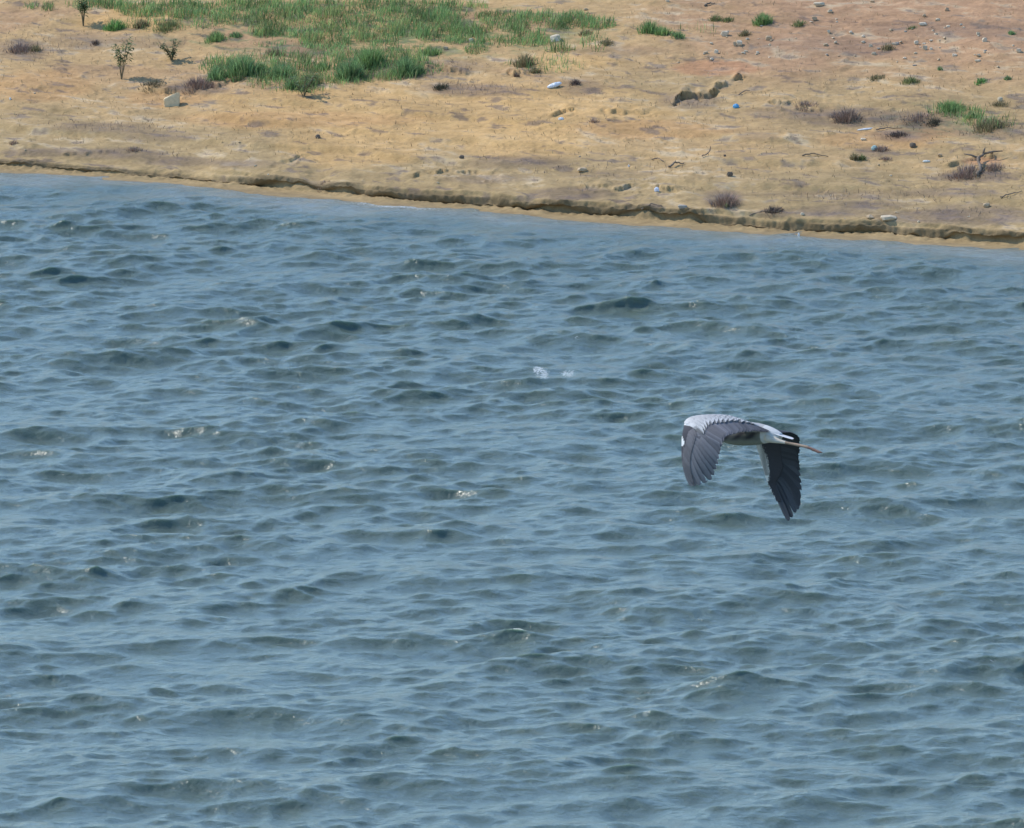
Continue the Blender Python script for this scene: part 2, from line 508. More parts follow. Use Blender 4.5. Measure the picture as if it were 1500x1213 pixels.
def spectrum_field(seed=3):
    r = np.random.default_rng(seed)
    k1 = 2 * math.pi * np.fft.fftfreq(NF, LP / NF)
    KX, KY = np.meshgrid(k1, k1)
    K = np.hypot(KX, KY); K[0, 0] = 1
    kp = 2 * math.pi / 1.9
    F = K ** -2.75 * np.exp(-1.25 * (kp / K) ** 2) / K
    F = F * np.exp(-(K / 75.0) ** 2)
    th = np.arctan2(KY, KX)
    t0 = math.radians(-80)
    D = 0.9 * np.abs(np.cos((th - t0) / 2)) ** 16 + 0.05 + 0.30 * np.abs(np.cos((th - math.radians(-38)) / 2)) ** 30 + 0.34 * np.abs(np.cos((th - math.radians(-112)) / 2)) ** 30
    A = np.sqrt(F * D)
    A[0, 0] = 0
    Z = A * (r.standard_normal(K.shape) + 1j * r.standard_normal(K.shape))
    h = np.fft.ifft2(Z).real
    sc = SIG / h.std()
    Z = Z * sc
    h = h * sc
    dx = np.fft.ifft2(-1j * KX / K * Z).real
    dy = np.fft.ifft2(-1j * KY / K * Z).real
    gx = np.fft.ifft2(1j * KX * Z).real; gy = np.fft.ifft2(1j * KY * Z).real
    print('rms slope', gx.std(), gy.std(), 'std', h.std())
    return h, dx, dy


FH, FDX, FDY = spectrum_field()


def samp(f, X, Y):
    u = (X / LP * NF) % NF; v = (Y / LP * NF) % NF
    i = np.floor(u).astype(int); j = np.floor(v).astype(int)
    fu, fv = u - i, v - j
    i %= NF; j %= NF
    i2, j2 = (i + 1) % NF, (j + 1) % NF
    return (f[j, i] * (1 - fu) + f[j, i2] * fu) * (1 - fv) + (f[j2, i] * (1 - fu) + f[j2, i2] * fu) * fv


wx = axis(-6.8, 6.8, 0.030, -400, 400, 1.13)
wy = axis(54, 99, 0.036, -200, 400, 1.13)
WX, WY = np.meshgrid(wx, wy)
ms = (shore_y(WX) - WY) * CS + shore_wob(WX, WX * 0)                               # metres out from the shore
damp = 0.22 + 0.78 * sstep(0.0, 1.8, ms)
near = np.exp(-np.maximum(np.abs(WX) - 60, 0) / 60)
gust = 0.66 + 0.34 * sstep(-0.45, 0.45, fbm(WX * 0.30, WY * 0.22, 85, 3)) + 0.12 * np.maximum(fbm(WX * 0.8, WY * 0.5, 86, 2), 0)
damp = damp * gust
h = samp(FH, WX, WY) * damp
dx = samp(FDX, WX, WY) * damp
dy = samp(FDY, WX, WY) * damp
CHOP = -0.95
# single crests that stand out in the photograph: x, y, width, height in photograph pixels
CRESTS = [(262, 446, 90, 20), (80, 543, 85, 18), (715, 350, 50, 16), (775, 552, 80, 22), (818, 582, 75, 15), (845, 645, 120, 20),
          (1395, 968, 110, 24), (1368, 1004, 90, 16), (1222, 1020, 60, 14), (1310, 885, 45, 14), (1180, 940, 80, 14), (930, 362, 80, 16),
          (70, 416, 90, 14), (640, 540, 90, 16), (520, 515, 90, 10), (830, 1115, 100, 16), (855, 820, 70, 10), (715, 757, 60, 10),
          (640, 930, 90, 12), (150, 1165, 110, 16), (400, 1095, 120, 16), (310, 940, 70, 12), (290, 820, 60, 10), (90, 720, 80, 14),
          (1130, 513, 50, 12), (1230, 500, 60, 14), (400, 355, 50, 12), (560, 700, 90, 12), (1430, 800, 80, 14), (1000, 780, 80, 12),
          (370, 610, 60, 14), (150, 640, 60, 16), (1080, 430, 60, 16), (1250, 445, 60, 12), (780, 408, 60, 10), (480, 795, 80, 14)]
rc = np.random.default_rng(21)
CR2 = []
for _ in range(150):
    cy_ = 300 + 950 * rc.random()
    sz = rc.lognormal(-0.15, 0.4)
    CR2.append((rc.uniform(-60, 1560), cy_, 52 * sz * (0.75 + 0.35 * cy_ / 1213), 8.0 * sz ** 0.8))
for ic, (cx, cy, cw, ch) in enumerate(CRESTS + CR2):
    p = on_water(np.array([cx]), np.array([cy + ch * 0.5]))[0]
    mpx = p[1] / math.cos(PITCH) * TH / (W / 2)
    A = ch * mpx * (0.42 if ic < len(CRESTS) else 0.26)
    sx = cw * mpx / 2.6
    sel = (np.abs(WX - p[0]) < 4 * sx) & (np.abs(WY - p[1]) < 2.5)
    A = A * float(np.clip(0.25 + 0.75 * sstep(0.3, 2.5, (shore_y(p[0]) - p[1]) * CS), 0, 1))
    tl = random.gauss(0, 0.28)
    lx = WX[sel] - p[0]; ly = WY[sel] - p[1] - tl * lx - 0.10 * np.sin(lx / sx * 2.0)
    prof = np.where(ly < 0, np.exp(-(np.abs(ly) / 0.14) ** 1.6), np.exp(-(ly / 0.40) ** 2)) - 0.30 * np.exp(-((ly + 0.55) / 0.35) ** 2)
    h[sel] = h[sel] * (1 - 0.4 * np.exp(-(lx / sx) ** 2 - (ly / 0.5) ** 2)) + A * prof * np.exp(-np.abs(lx / sx) ** 1.5)
VX = WX + CHOP * dx; VY = WY + CHOP * dy - 0.75 * h
silt = 0.85 * sstep(1.2, 0.0, ms + 0.7 * fbm(WX * 0.8, WY * 0.8, 81, 3)) * (0.75 + 0.25 * perlin(WX * 3, WY * 3, 84))
wpx, wpy = project(VX, VY, h)
foam = np.full(WX.shape, -0.2)


def fo(cx, cy, rx, ry, a):
    global foam
    d = ((wpx - cx) / rx) ** 2 + ((wpy - cy) / ry) ** 2
    foam = np.maximum(foam, a * np.exp(-d ** 2) - 0.2 * (1 - np.exp(-d ** 2)))


fo(794, 546, 19, 12, 0.46); fo(787, 541, 12, 8, 0.49); fo(798, 553, 11, 5, 0.47); fo(832, 547, 20, 9, 0.45); fo(553, 760, 28, 3, 0.42); fo(1455, 968, 9, 6, 0.45)
fo(1405, 972, 26, 3, 0.36); fo(845, 494, 12, 5, 0.38); fo(977, 507, 6, 4, 0.42); fo(140, 436, 16, 5, 0.36); fo(738, 531, 8, 4, 0.3)
fo(690, 662, 18, 3, 0.36); fo(1265, 713, 14, 2, 0.40); fo(265, 855, 12, 3, 0.4); fo(830, 818, 40, 2, 0.32); fo(165, 1090, 20, 4, .33)
fo(300, 1055, 50, 3, 0.33); fo(590, 745, 20, 3, .3)
# wash along the waterline
wash = 0.24 * sstep(0.42, 0.0, np.abs(ms - 0.05) + 0.25 * perlin(WX * 1.2, WY * 1.2, 88))
wash = wash + 0.27 * np.exp(-((wpx - 585) / 75) ** 2) * sstep(0.7, 0.0, ms + 0.3 * perlin(WX * 5, WY * 5, 89)) + 0.18 * np.exp(-((wpx - 400) / 60) ** 2) * sstep(0.45, 0.1, ms)
foam = np.maximum(foam, wash - 0.0)
foam = np.where(ms < -0.5, -0.2, foam)
water = mesh_obj('water', np.stack([VX, VY, h], -1), grid_faces(*WX.shape), M_WATER, smooth=True,
                 attrs={'silt': ('FLOAT', silt), 'foam': ('FLOAT', foam)})
tag(water, 'choppy blue grey lake water', 'lake', kind='structure')

# ------------------------------------------------------------------ vegetation and loose things on the bank
def blades(P, h, wd, lean, col, seed=0):
    """tapered bent grass blades: arrays of base points, heights, widths, lean vectors (n,2), colours (n,3)"""
    r = np.random.default_rng(seed)
    n = len(P)
    yaw = r.random(n) * math.pi
    a = np.stack([np.cos(yaw), np.sin(yaw), np.zeros(n)], 1) * wd[:, None] * 0.5
    ln = np.concatenate([lean, np.zeros((n, 1))], 1) * h[:, None]
    up = np.array([0, 0, 1.0])[None] * h[:, None]
    B = P - up * 0.08
    Mid = P + up * 0.55 + ln * 0.38
    Tip = P + up * (1 - 0.25 * np.linalg.norm(lean, axis=1))[:, None] + ln
    V = np.stack([B - a, B + a, Mid - a * 0.75, Mid + a * 0.75, Tip], 1).reshape(-1, 3)
    k = np.arange(n)[:, None] * 5
    F = np.concatenate([k + [[0, 1, 3]], k + [[0, 3, 2]], k + [[2, 3, 4]]])
    cc = np.repeat(col, 5, axis=0)
    return V, F, np.concatenate([cc, np.ones((len(cc), 1))], 1)


def grass_cols(n, r, base=(0.085, 0.165, 0.052), var=0.3, dry=0.06):
    c = np.array(base)[None] * (1 + var * r.standard_normal((n, 1))).clip(0.45, 1.8)
    c[:, 0] *= 1 + 0.25 * r.random(n)
    d = r.random(n) < dry
    c[d] = np.array([0.36, 0.30, 0.17]) * (0.8 + 0.4 * r.random((d.sum(), 1)))
    return c


GRASS = [(150, 2, 50, 9, .6), (215, 10, 50, 11, .9), (280, 10, 50, 14, 1), (340, 16, 50, 15, 1), (400, 20, 60, 17, 1), (392, 43, 30, 7, .8), (470, 30, 50, 26, 1),
         (478, 56, 40, 14, 1), (530, 22, 60, 28, 1), (555, 44, 45, 18, .8), (600, 22, 55, 22, 1), (640, 38, 50, 18, 1), (665, 52, 26, 7, .9),
         (605, 70, 38, 9, .55), (650, 12, 40, 14, .7), (700, 42, 22, 8, .8), (698, 4, 18, 5, .9), (745, 22, 50, 11, 1), (745, 36, 36, 7, .8),
         (805, 24, 36, 9, .9), (780, 54, 36, 10, .9), (766, 44, 14, 8, .7), (820, 32, 28, 8, .8), (865, 30, 38, 9, 1), (842, 17, 20, 5, .7), (696, 68, 18, 7, .8),
         (730, 56, 40, 8, .45), (820, 68, 26, 4, .5), (45, 3, 12, 5, .7), (70, 5, 10, 6, .8), (440, 84, 60, 12, .22), (560, 80, 40, 10, .35),
         (870, 60, 25, 12, .25), (500, 80, 40, 14, .5), (395, 60, 25, 4, .3), (440, 102, 110, 26, .5), (350, 92, 60, 20, .5), (550, 92, 95, 24, .55), (250, 30, 80, 10, .25), (800, 90, 60, 12, .12), (1000, 40, 60, 4, .12), (1400, 160, 40, 8, .3), (1440, 175, 50, 10, .25),
         (590, 4, 60, 8, .9), (480, 4, 60, 8, .9), (370, 2, 60, 8, .9), (430, 42, 26, 9, .9)]
px, py = project(GX, GY2, GZ)
gm = np.zeros(GX.shape)
for cx, cy, rx, ry, d in GRASS:
    e = ((px - cx) / rx) ** 2 + ((py - (cy + 6)) / ry) ** 2 + 0.35 * NZ1 + 0.4 * NZ2
    gm = np.maximum(gm, d * (1 - sstep(0.6, 1.15, e)))
gm[:, :1] = 0
fine = (np.abs(GX) < 6.1) & (GM > 0.6) & (GM < 8.1)
# the sward carries on past the edge of the picture
gm = np.where(py < -2, np.maximum(gm, 0.8 * sstep(0.0, 0.35, NZ1 + 0.2) * sstep(950, 700, px) * (px > -100)), gm)
gm = gm * fine * (0.40 + 0.60 * sstep(-0.30, 0.12, fbm(GX * 3.3, GM * 3.3, 91, 3)))
idx = np.nonzero(rng.random(gm.size) < gm.ravel() * 1.6)[0]
n = len(idx)
Pg = np.stack([GX.ravel()[idx], GY2.ravel()[idx], GZ.ravel()[idx]], 1)
Pg[:, :2] += rng.uniform(-0.012, 0.012, (n, 2))
tall = 1 + 0.55 * NZ1.ravel()[idx]
tall = tall * (0.65 + 0.75 * sstep(-0.3, 0.4, fbm(Pg[:, 0] * 3.3, Pg[:, 1] * 3.3, 93, 2)))
hh = rng.uniform(0.035, 0.11, n) * tall
gc = grass_cols(n, rng, (0.185, 0.320, 0.115))
gc *= (1 + 0.45 * fbm(Pg[:, 0] * 2.5, Pg[:, 1] * 2.5, 95, 3))[:, None]
gc[:, 0] *= 1 + 0.2 * sstep(0.0, 0.5, fbm(Pg[:, 0] * 1.7, Pg[:, 1] * 1.7, 97, 2))
V, F, Cg = blades(Pg, hh, rng.uniform(0.005, 0.010, n), rng.normal(0.12, 0.33, (n, 2)), gc.clip(0.02, 0.6), 1)
tag(mesh_obj('grass', V, F, M_GRASS, attrs={'tint': ('FLOAT_COLOR', Cg)}),
    'low green grass spreading over the top of the sandy slope', 'grass', kind='stuff')
print('grass blades', n)

# sparse dry straw over the lower bank
wt = fine * (0.05 * sstep(0.1, 0.5, NZ2) + 0.03) * sstep(0.2, 0.9, GUP) * sstep(9, 3, GUP) * (px > -150) * (px < 1650)
tw = fine * 0.0
for cx, cy, rx, ry, a in ((1350, 318, 110, 12, .5), (1220, 308, 80, 8, .35), (1280, 290, 140, 10, .25), (840, 282, 60, 9, .5), (1425, 258, 55, 8, .6), (690, 130, 80, 9, .4),
                          (150, 187, 120, 8, .3), (60, 222, 80, 6, .35), (200, 228, 80, 8, .35), (360, 240, 60, 7, .3), (1340, 178, 80, 14, .35), (1450, 190, 60, 12, .4),
                          (60, 66, 90, 14, .3), (1240, 170, 60, 12, .3), (900, 250, 150, 8, .12), (1010, 148, 45, 12, .25), (640, 100, 80, 14, .25), (215, 62, 60, 10, .25)):
    e = ((px - cx) / rx) ** 2 + ((py - cy) / ry) ** 2 + 0.6 * NZ1 + 0.5 * NZ2
    tw = np.maximum(tw, a * (1 - sstep(0.5, 1.2, e)))
wt = wt + fine * tw * 0.16
idx = np.nonzero(rng.random(wt.size) < wt.ravel())[0]
n = len(idx)
Pg = np.stack([GX.ravel()[idx], GY2.ravel()[idx], GZ.ravel()[idx]], 1)
istw = tw.ravel()[idx] > 0.05
sc_ = np.where(istw[:, None], np.array([[0.23, 0.175, 0.135]]), np.array([[0.34, 0.26, 0.14]])) * (1 + 0.3 * rng.standard_normal((n, 1))).clip(0.5, 1.6)
V, F, Cg = blades(Pg, rng.uniform(0.02, 0.065, n) * np.where(istw, 1.0, 0.7), rng.uniform(0.003, 0.007, n), rng.normal(0, 0.6, (n, 2)), sc_, 2)
tag(mesh_obj('dry_weeds', V, F, M_TWIG, attrs={'tint': ('FLOAT_COLOR', Cg)}),
    'short dry straw and withered weed stalks scattered over the bare bank', 'dry weeds', kind='stuff')
print('straw', n)


def tuft(name, label, cat, x, y, w, h, n, base, group=None, mat=None, splay=0.55, bw=(0.004, 0.008), dry=0.05, depth=0.8):
    p = ground_hit(x, y)
    rx = w * PXM * 0.42; hm = h * PXM
    r = np.random.default_rng(int(x * 31 + y))
    q = r.normal(0, 0.45, (n, 2)).clip(-1, 1)
    X = p[0] + q[:, 0] * rx; Y = p[1] + abs(rx * 0.3) + q[:, 1] * min(rx, 0.25) * depth
    Z = ground_z(X, Y)
    P = np.stack([X, Y, Z], 1) - np.array([p[0], p[1], p[2]])
    hh = hm * r.uniform(0.25, 1.05, n) * (1 - 0.45 * np.abs(q[:, 0]))
    lean = q * splay + r.normal(0, 0.18, (n, 2))
    c = grass_cols(n, r, base, 0.3, dry)
    V, F, Cc = blades(P, hh, r.uniform(bw[0], bw[1], n), lean, c.clip(0.015, 0.6), int(x))
    o = mesh_obj(name, V, F, mat or M_GRASS, attrs={'tint': ('FLOAT_COLOR', Cc)})
    o.location = p
    return tag(o, label, cat, group)


G1 = (0.185, 0.325, 0.118); G2 = (0.165, 0.300, 0.125); G3 = (0.175, 0.225, 0.095); GO = (0.200, 0.195, 0.105); GB = (0.140, 0.310, 0.095)
TG = 'green grass tufts on the sandy bank'
for a in (
    (168, 45, 40, 20, 240, GB, 'bright green tuft left of a brown olive one below the grass edge'),
    (206, 43, 24, 16, 120, GO, 'olive brown tuft touching a bright green one on pale sand'),
    (246, 46, 52, 13, 200, G3, 'low wide olive tuft on the pale sand above the tall weed'),
    (316, 62, 38, 18, 220, G1, 'small green tuft at the edge of the bare sand hollow'),
    (345, 56, 22, 12, 110, G2, 'short dark tuft between a bare hollow and the grass'),
    (356, 112, 60, 38, 620, G2, 'rounded bushy dark green clump overhanging the bare sand edge'),
    (316, 118, 36, 24, 260, G2, 'dark green clump between the purple dry shrub and the bushy clump'),
    (382, 108, 26, 20, 150, G1, 'small green tuft leaning against the right side of the bushy clump'),
    (414, 115, 42, 26, 300, G2, 'spiky dark green clump with a long drooping left edge'),
    (428, 132, 22, 24, 150, G2, 'narrow dark tuft hanging down over the sand'),
    (455, 128, 40, 22, 170, G3, 'thin open tuft with grey stalks above bare sand'),
    (470, 105, 34, 16, 150, G1, 'loose mid green tuft between two taller clumps'),
    (402, 82, 34, 12, 120, GO, 'olive withered tuft under the grass mass'),
    (512, 116, 44, 36, 420, G2, 'large clump of long blue green blades leaning left'),
    (543, 100, 50, 40, 460, G1, 'large tall clump of broad green blades at the grass edge'),
    (592, 112, 36, 34, 380, G2, 'rounded dome shaped green clump standing alone on brown soil'),
    (612, 110, 22, 16, 120, G2, 'small dark tuft at the foot of the dome shaped clump'),
    (630, 82, 40, 14, 170, G1, 'low green tuft beside small pale stones'),
    (768, 98, 34, 24, 170, GO, 'thin olive tuft above a dark hole in the bank'),
    (784, 108, 22, 12, 80, GO, 'faded olive tuft low beside the thin one'),
    (950, 50, 36, 22, 200, G1, 'green tuft with a pointed top on reddish soil, joined by lower ones on its right'),
    (970, 53, 34, 16, 200, G1, 'low spreading green tuft in the middle of a short row on reddish soil'),
    (993, 57, 26, 12, 110, G2, 'small end tuft running down the reddish slope'),
    (1048, 32, 24, 12, 100, G3, 'small yellow green tuft in a pair on reddish soil'),
    (1066, 33, 22, 9, 80, G3, 'flat yellow green tuft of a pair on reddish soil'),
    (1117, 37, 32, 20, 300, G1, 'compact round green tuft alone on the reddish slope'),
    (1170, 39, 30, 9, 110, G3, 'flat yellow green tuft near the flat pale slab'),
    (1091, 54, 22, 11, 80, GO, 'faint grey olive tuft beside scattered pale stones'),
    (1283, 117, 30, 8, 90, GO, 'faint long olive tuft on the right slope'),
    (1333, 124, 32, 11, 150, G3, 'low olive green tuft on the pale right slope'),
    (1377, 103, 10, 7, 50, G2, 'tiny dark green tuft alone on the pink soil'),
    (1437, 122, 22, 8, 80, GB, 'small lime green tuft on the right slope'),
    (1476, 119, 12, 7, 60, G2, 'tiny dark olive tuft near the right edge'),
    (1393, 164, 48, 16, 300, G1, 'wide green tuft behind dry brown weeds on the right bank'),
    (1424, 174, 30, 11, 150, G2, 'dark green tuft low beside the wide one on the right bank'),
    (1465, 156, 34, 9, 90, GO, 'olive weeds along a dark edge beside a pale stone'),
    (1482, 52, 14, 7, 60, G2, 'tiny dark tuft by a pale line on the upper right slope'),
    (1336, 43, 18, 6, 50, G3, 'small olive tuft among the upper pale stones'),
    (1252, 236, 14, 14, 90, GO, 'olive tuft of a close pair just above the lower bank'),
    (1263, 236, 12, 11, 80, G3, 'greener tuft of a close pair just above the lower bank'),
    (1064, 304, 9, 8, 50, G1, 'tiny green sprout at the foot of the purple dry bush'),
    (1452, 190, 60, 13, 420, GO, 'long dull olive growth along the right bank'),
    (1300, 75, 26, 12, 80, GO, 'dull olive tuft among pebbles on the upper slope'),
    (888, 68, 26, 10, 90, GO, 'withered olive tuft below the right end of the grass'),
    (858, 52, 24, 10, 90, GO, 'olive tuft right of the rounded pale stone'),
    (52, 76, 26, 12, 90, GO, 'dull grey green tuft in the dry brown weeds'),
):
    x, y, w_, h_, n_, b_, lab = a
    tuft('grass_tuft', lab, 'grass tuft', x, y, w_, h_, int(n_ * 2.2), b_, TG)

PB = (0.30, 0.235, 0.178); PD = (0.150, 0.120, 0.095)
DG = 'dry withered shrubs on the bank'
for a in (
    (290, 130, 50, 22, 420, PB, 'purple brown withered shrub beside the bushy green clump'),
    (30, 77, 46, 16, 330, PB, 'faded purple shrub near the top left corner'),
    (140, 65, 16, 11, 90, PD, 'small dark dead weed left of the tall leafy weed'),
    (222, 130, 42, 13, 160, (0.12, 0.115, 0.06), 'dark weeds above the cream stone block'),
    (1240, 178, 42, 26, 420, PB, 'domed purple brown dry bush on the right bank'),
    (1315, 200, 36, 10, 260, PD, 'flat dark dead clump on a little mound'),
    (1062, 302, 42, 26, 420, PB, 'upright purple grey bush low by the water ledge'),
    (1134, 314, 26, 13, 220, PD, 'small dark bush just above the water ledge'),
    (1415, 262, 50, 18, 380, PB, 'spiky purple dry clump below the fallen branch'),
    (1455, 252, 34, 14, 200, PB, 'smaller purple dry clump right of the fallen branch'),
    (646, 132, 24, 13, 180, (0.10, 0.10, 0.06), 'dark olive dead tuft on the brown strip under the grass'),
    (757, 114, 9, 13, 70, PD, 'dark dead stump of weeds below the thin olive tuft'),
    (842, 127, 16, 13, 130, PD, 'dark twiggy weed right of the white plastic scrap'),
    (1290, 222, 26, 12, 170, PB, 'brown weeds beside the pale teal bag'),
    (1297, 235, 18, 8, 110, PB, 'low brown dead clump beneath the teal bag'),
    (1345, 180, 50, 12, 260, PB, 'greyish dry brush behind the flat dark clump'),
    (1368, 186, 22, 12, 150, (0.10, 0.095, 0.06), 'dark grey green brush on the right bank'),
    (196, 222, 22, 11, 90, PB, 'small brown dead weed above the left ledge'),
    (20, 212, 14, 10, 60, PB, 'tiny brown weed close to the left edge'),
    (870, 180, 20, 8, 70, PB, 'tiny purple weed on the yellow sand'),
    (1180, 160, 40, 10, 170, PB, 'flat purple weeds right of the blue bag'),
    (472, 275, 20, 8, 70, PB, 'small dark weeds just above the middle ledge'),
):
    x, y, w_, h_, n_, b_, lab = a
    tuft('dry_shrub', lab, 'dry shrub', x, y, w_ * 1.1, h_ * 0.8, int(n_ * 1.5), b_, DG, M_TWIG, 0.75, (0.003, 0.007), 0.03, 0.9)


def leafy(name, label, x, y, h, stems, leaves, spread, col, bare=0.3, seed=1):
    p = ground_hit(x, y); r = np.random.default_rng(seed)
    hm = h * PXM
    o = bpy.data.objects.new(name, None); COL.objects.link(o); o.location = p
    tag(o, label, 'weed')
    st = MB(); lf = MB()
    for i in range(stems):
        top = np.array([r.normal(0, spread) * hm, r.normal(0, spread) * hm, hm * r.uniform(0.75, 1.0)])
        mid = top * np.array([0.3, 0.3, 0.5])
        t = np.linspace(0, 1, 6)[:, None]
        pts = (1 - t) ** 2 * np.array([0, 0, -0.02]) + 2 * t * (1 - t) * mid + t ** 2 * top
        st.tube(pts, np.linspace(0.006, 0.002, 6), 5, (0.16, 0.13, 0.075))
        for k in range(leaves):
            tt = r.uniform(bare, 1.05)
            c = (1 - tt) ** 2 * np.array([0, 0, 0]) + 2 * tt * (1 - tt) * mid + tt ** 2 * top + r.normal(0, 0.05, 3) * hm
            ya = r.uniform(0, 6.28); L = r.uniform(0.028, 0.055); wv = L * 0.26
            d = np.array([math.cos(ya), math.sin(ya), r.uniform(-0.5, 0.5)]); sd = np.array([-math.sin(ya), math.cos(ya), r.uniform(-.3, .3)])
            V = [c, c + d * L * .5 + sd * wv, c + d * L - np.array([0, 0, .006]), c + d * L * .5 - sd * wv]
            lf.add(V, [[0, 1, 2], [0, 2, 3]], np.array(col) * r.uniform(0.55, 1.5))
    st.build('stem', M_TWIG, o); lf.build('foliage', M_GRASS, o)
    return o


leafy('leafy_weed', 'tall leafy weed with a bare stem standing alone on the left sand', 178, 117, 62, 4, 70, 0.13, (0.14, 0.20, 0.085), 0.5, 3)
leafy('leafy_weed', 'thin branched shrub with bare dark stems at the top left', 122, 38, 44, 7, 34, 0.26, (0.14, 0.20, 0.085), 0.55, 4)
leafy('leafy_weed', 'sprawling olive weed right of the tall leafy weed', 252, 88, 30, 7, 26, 0.42, (0.15, 0.18, 0.085), 0.2, 5)
leafy('leafy_weed', 'small drooping weed with grey stalks under the spiky dark clump', 445, 142, 36, 6, 26, 0.4, (0.13, 0.19, 0.085), 0.25, 6)


# ---- stones
def rock_mesh(name, sx, sy, sz, seed, col, parent=None, sink=0.25):
    r = np.random.default_rng(seed)
    bm = bmesh.new()
    P = r.standard_normal((26, 3)); P /= np.linalg.norm(P, axis=1)[:, None]
    P = np.sign(P) * np.abs(P) ** 0.7
    P *= r.uniform(0.8, 1.0, (26, 1))
    for v in P:
        bm.verts.new((v[0] * sx, v[1] * sy, v[2] * sz + sz * (1 - 2 * sink)))
    res = bmesh.ops.convex_hull(bm, input=bm.verts[:])
    junk = [g for g in res['geom_interior'] if isinstance(g, bmesh.types.BMVert)]
    bmesh.ops.delete(bm, geom=junk, context='VERTS')
    bmesh.ops.bevel(bm, geom=bm.edges[:], offset=min(sx, sz) * 0.09, segments=1, affect='EDGES')
    me = bpy.data.meshes.new(name); bm.to_mesh(me); bm.free()
    at = me.attributes.new('tint', 'FLOAT_COLOR', 'POINT')
    cc = np.tile(np.array([*col, 1.0], np.float32), (len(me.vertices), 1))
    at.data.foreach_set('color', cc.ravel())
    me.materials.append(M_STONE)
    o = bpy.data.objects.new(name, me); COL.objects.link(o)
    return o


SG = 'pale stones on the bank'
CR = (0.54, 0.44, 0.30); WH = (0.60, 0.50, 0.36); TN = (0.46, 0.34, 0.21); GY_ = (0.36, 0.32, 0.26); DK = (0.14, 0.11, 0.082)
for x, y, w_, h_, c_, lab in (
    (814, 61, 20, 12, WH, 'large rounded pale stone at the right end of the grass'),
    (690, 62, 8, 7, WH, 'small white stone in a gap of the grass'),
    (653, 74, 9, 6, TN, 'pinkish stone at the edge of the grass by dry straw'),
    (634, 79, 7, 6, CR, 'small cream stone under a low green tuft'),
    (1062, 54, 14, 11, WH, 'angular pale stone at the top of the stony patch'),
    (1083, 66, 11, 9, WH, 'upright pale stone in the middle of the stony patch'),
    (1076, 70, 6, 9, TN, 'narrow tan stone beside the upright pale one'),
    (1049, 79, 8, 7, WH, 'small pale stone at the lower left of the stony patch'),
    (1034, 81, 9, 5, TN, 'flat tan stone left of the stony patch'),
    (1089, 80, 7, 4, WH, 'small flat white stone under the stony patch'),
    (1110, 79, 6, 5, WH, 'small white stone right under the stony patch'),
    (1126, 60, 11, 9, TN, 'square tan stone right of the stony patch'),
    (1200, 8, 20, 6, CR, 'wide flat slab with a dark shadow near the top edge'),
    (1216, 20, 9, 6, CR, 'rounded cream stone below the wide flat slab'),
    (1193, 32, 9, 7, TN, 'tan stone below left of the cream rounded one'),
    (1214, 50, 6, 5, WH, 'lone small white stone on the upper slope'),
    (1210, 69, 9, 5, CR, 'cream stone in a pair on the upper slope'),
    (1224, 66, 6, 5, CR, 'smaller stone of a pair on the upper slope'),
    (1275, 70, 8, 6, CR, 'tilted cream stone near the middle of the upper slope'),
    (1280, 80, 9, 5, CR, 'flat cream stone under the tilted one'),
    (1314, 66, 8, 6, GY_, 'greyish stone with a dark underside on the upper slope'),
    (1342, 65, 9, 7, WH, 'round white stone above the yellowish one'),
    (1355, 75, 9, 8, CR, 'yellowish square stone with a small white one at its side'),
    (1364, 76, 6, 5, WH, 'small white stone at the side of the yellowish one'),
    (1325, 87, 7, 4, WH, 'tiny white stone low on the stony slope'),
    (1352, 39, 14, 5, WH, 'flat pale stone on a small olive tuft'),
    (1374, 32, 8, 4, CR, 'small stone with dark edge high on the right slope'),
    (1389, 41, 7, 4, WH, 'flat white stone high on the right slope'),
    (1398, 84, 9, 5, WH, 'flat bright stone low on the right slope'),
    (1433, 84, 8, 4, CR, 'dull flat stone low on the far right slope'),
    (1432, 92, 10, 4, CR, 'slanting cream stone, lowest on the far right slope'),
    (1442, 62, 9, 8, WH, 'bright stone with a dark right side on the right slope'),
    (1492, 77, 9, 7, WH, 'white stone close to the right edge'),
    (1433, 53, 7, 6, CR, 'pale stone above the bright one on the right slope'),
    (1465, 150, 9, 8, CR, 'pale yellow stone among olive weeds at the right'),
    (1387, 16, 8, 6, TN, 'tan stone high near the top right corner'),
    (1354, 26, 7, 6, TN, 'tan stone high on the right slope'),
    (1300, 326, 28, 8, CR, 'long pale stone lying just above the water ledge'),
    (1276, 323, 14, 6, TN, 'tan flat stone left of the long pale one above the ledge'),
    (1445, 304, 11, 8, TN, 'cream block on the lower right bank'),
    (1377, 230, 8, 6, TN, 'small tan stone left of the fallen branch'),
    (1175, 318, 7, 4, WH, 'tiny white stone just above the ledge'),
    (853, 254, 17, 6, TN, 'flat sandy slab in the lower bank'),
    (1000, 311, 16, 6, GY_, 'flat greyish stone on top of the ledge'),
    (1069, 260, 10, 8, DK, 'dark brown stone on the lower middle bank'),
    (676, 233, 9, 6, DK, 'dark brown stone alone on the yellow sand'),
    (1062, 231, 5, 4, DK, 'tiny dark stone on the sand in the middle'),
    (1337, 216, 11, 8, DK, 'dark stone under a sandy mound on the right bank'),
    (466, 204, 9, 7, PD, 'dark brown clod left of the middle sand'),
    (1265, 207, 10, 4, WH, 'flat whitish stone below the thin white strip'),
    (858, 15, 7, 4, TN, 'small tan stone above the right end of the grass'),
    (978, 4, 7, 5, WH, 'pale stone at the very top edge'),
):
    p = ground_hit(x, y)
    s = w_ * PXM / 2
    o = rock_mesh('stone', s, s * 0.8, h_ * PXM / 2 * 1.15, int(x * 7 + y), c_)
    o.location = p; o.rotation_euler = (0, 0, 0)
    tag(o, lab, 'stone', SG)

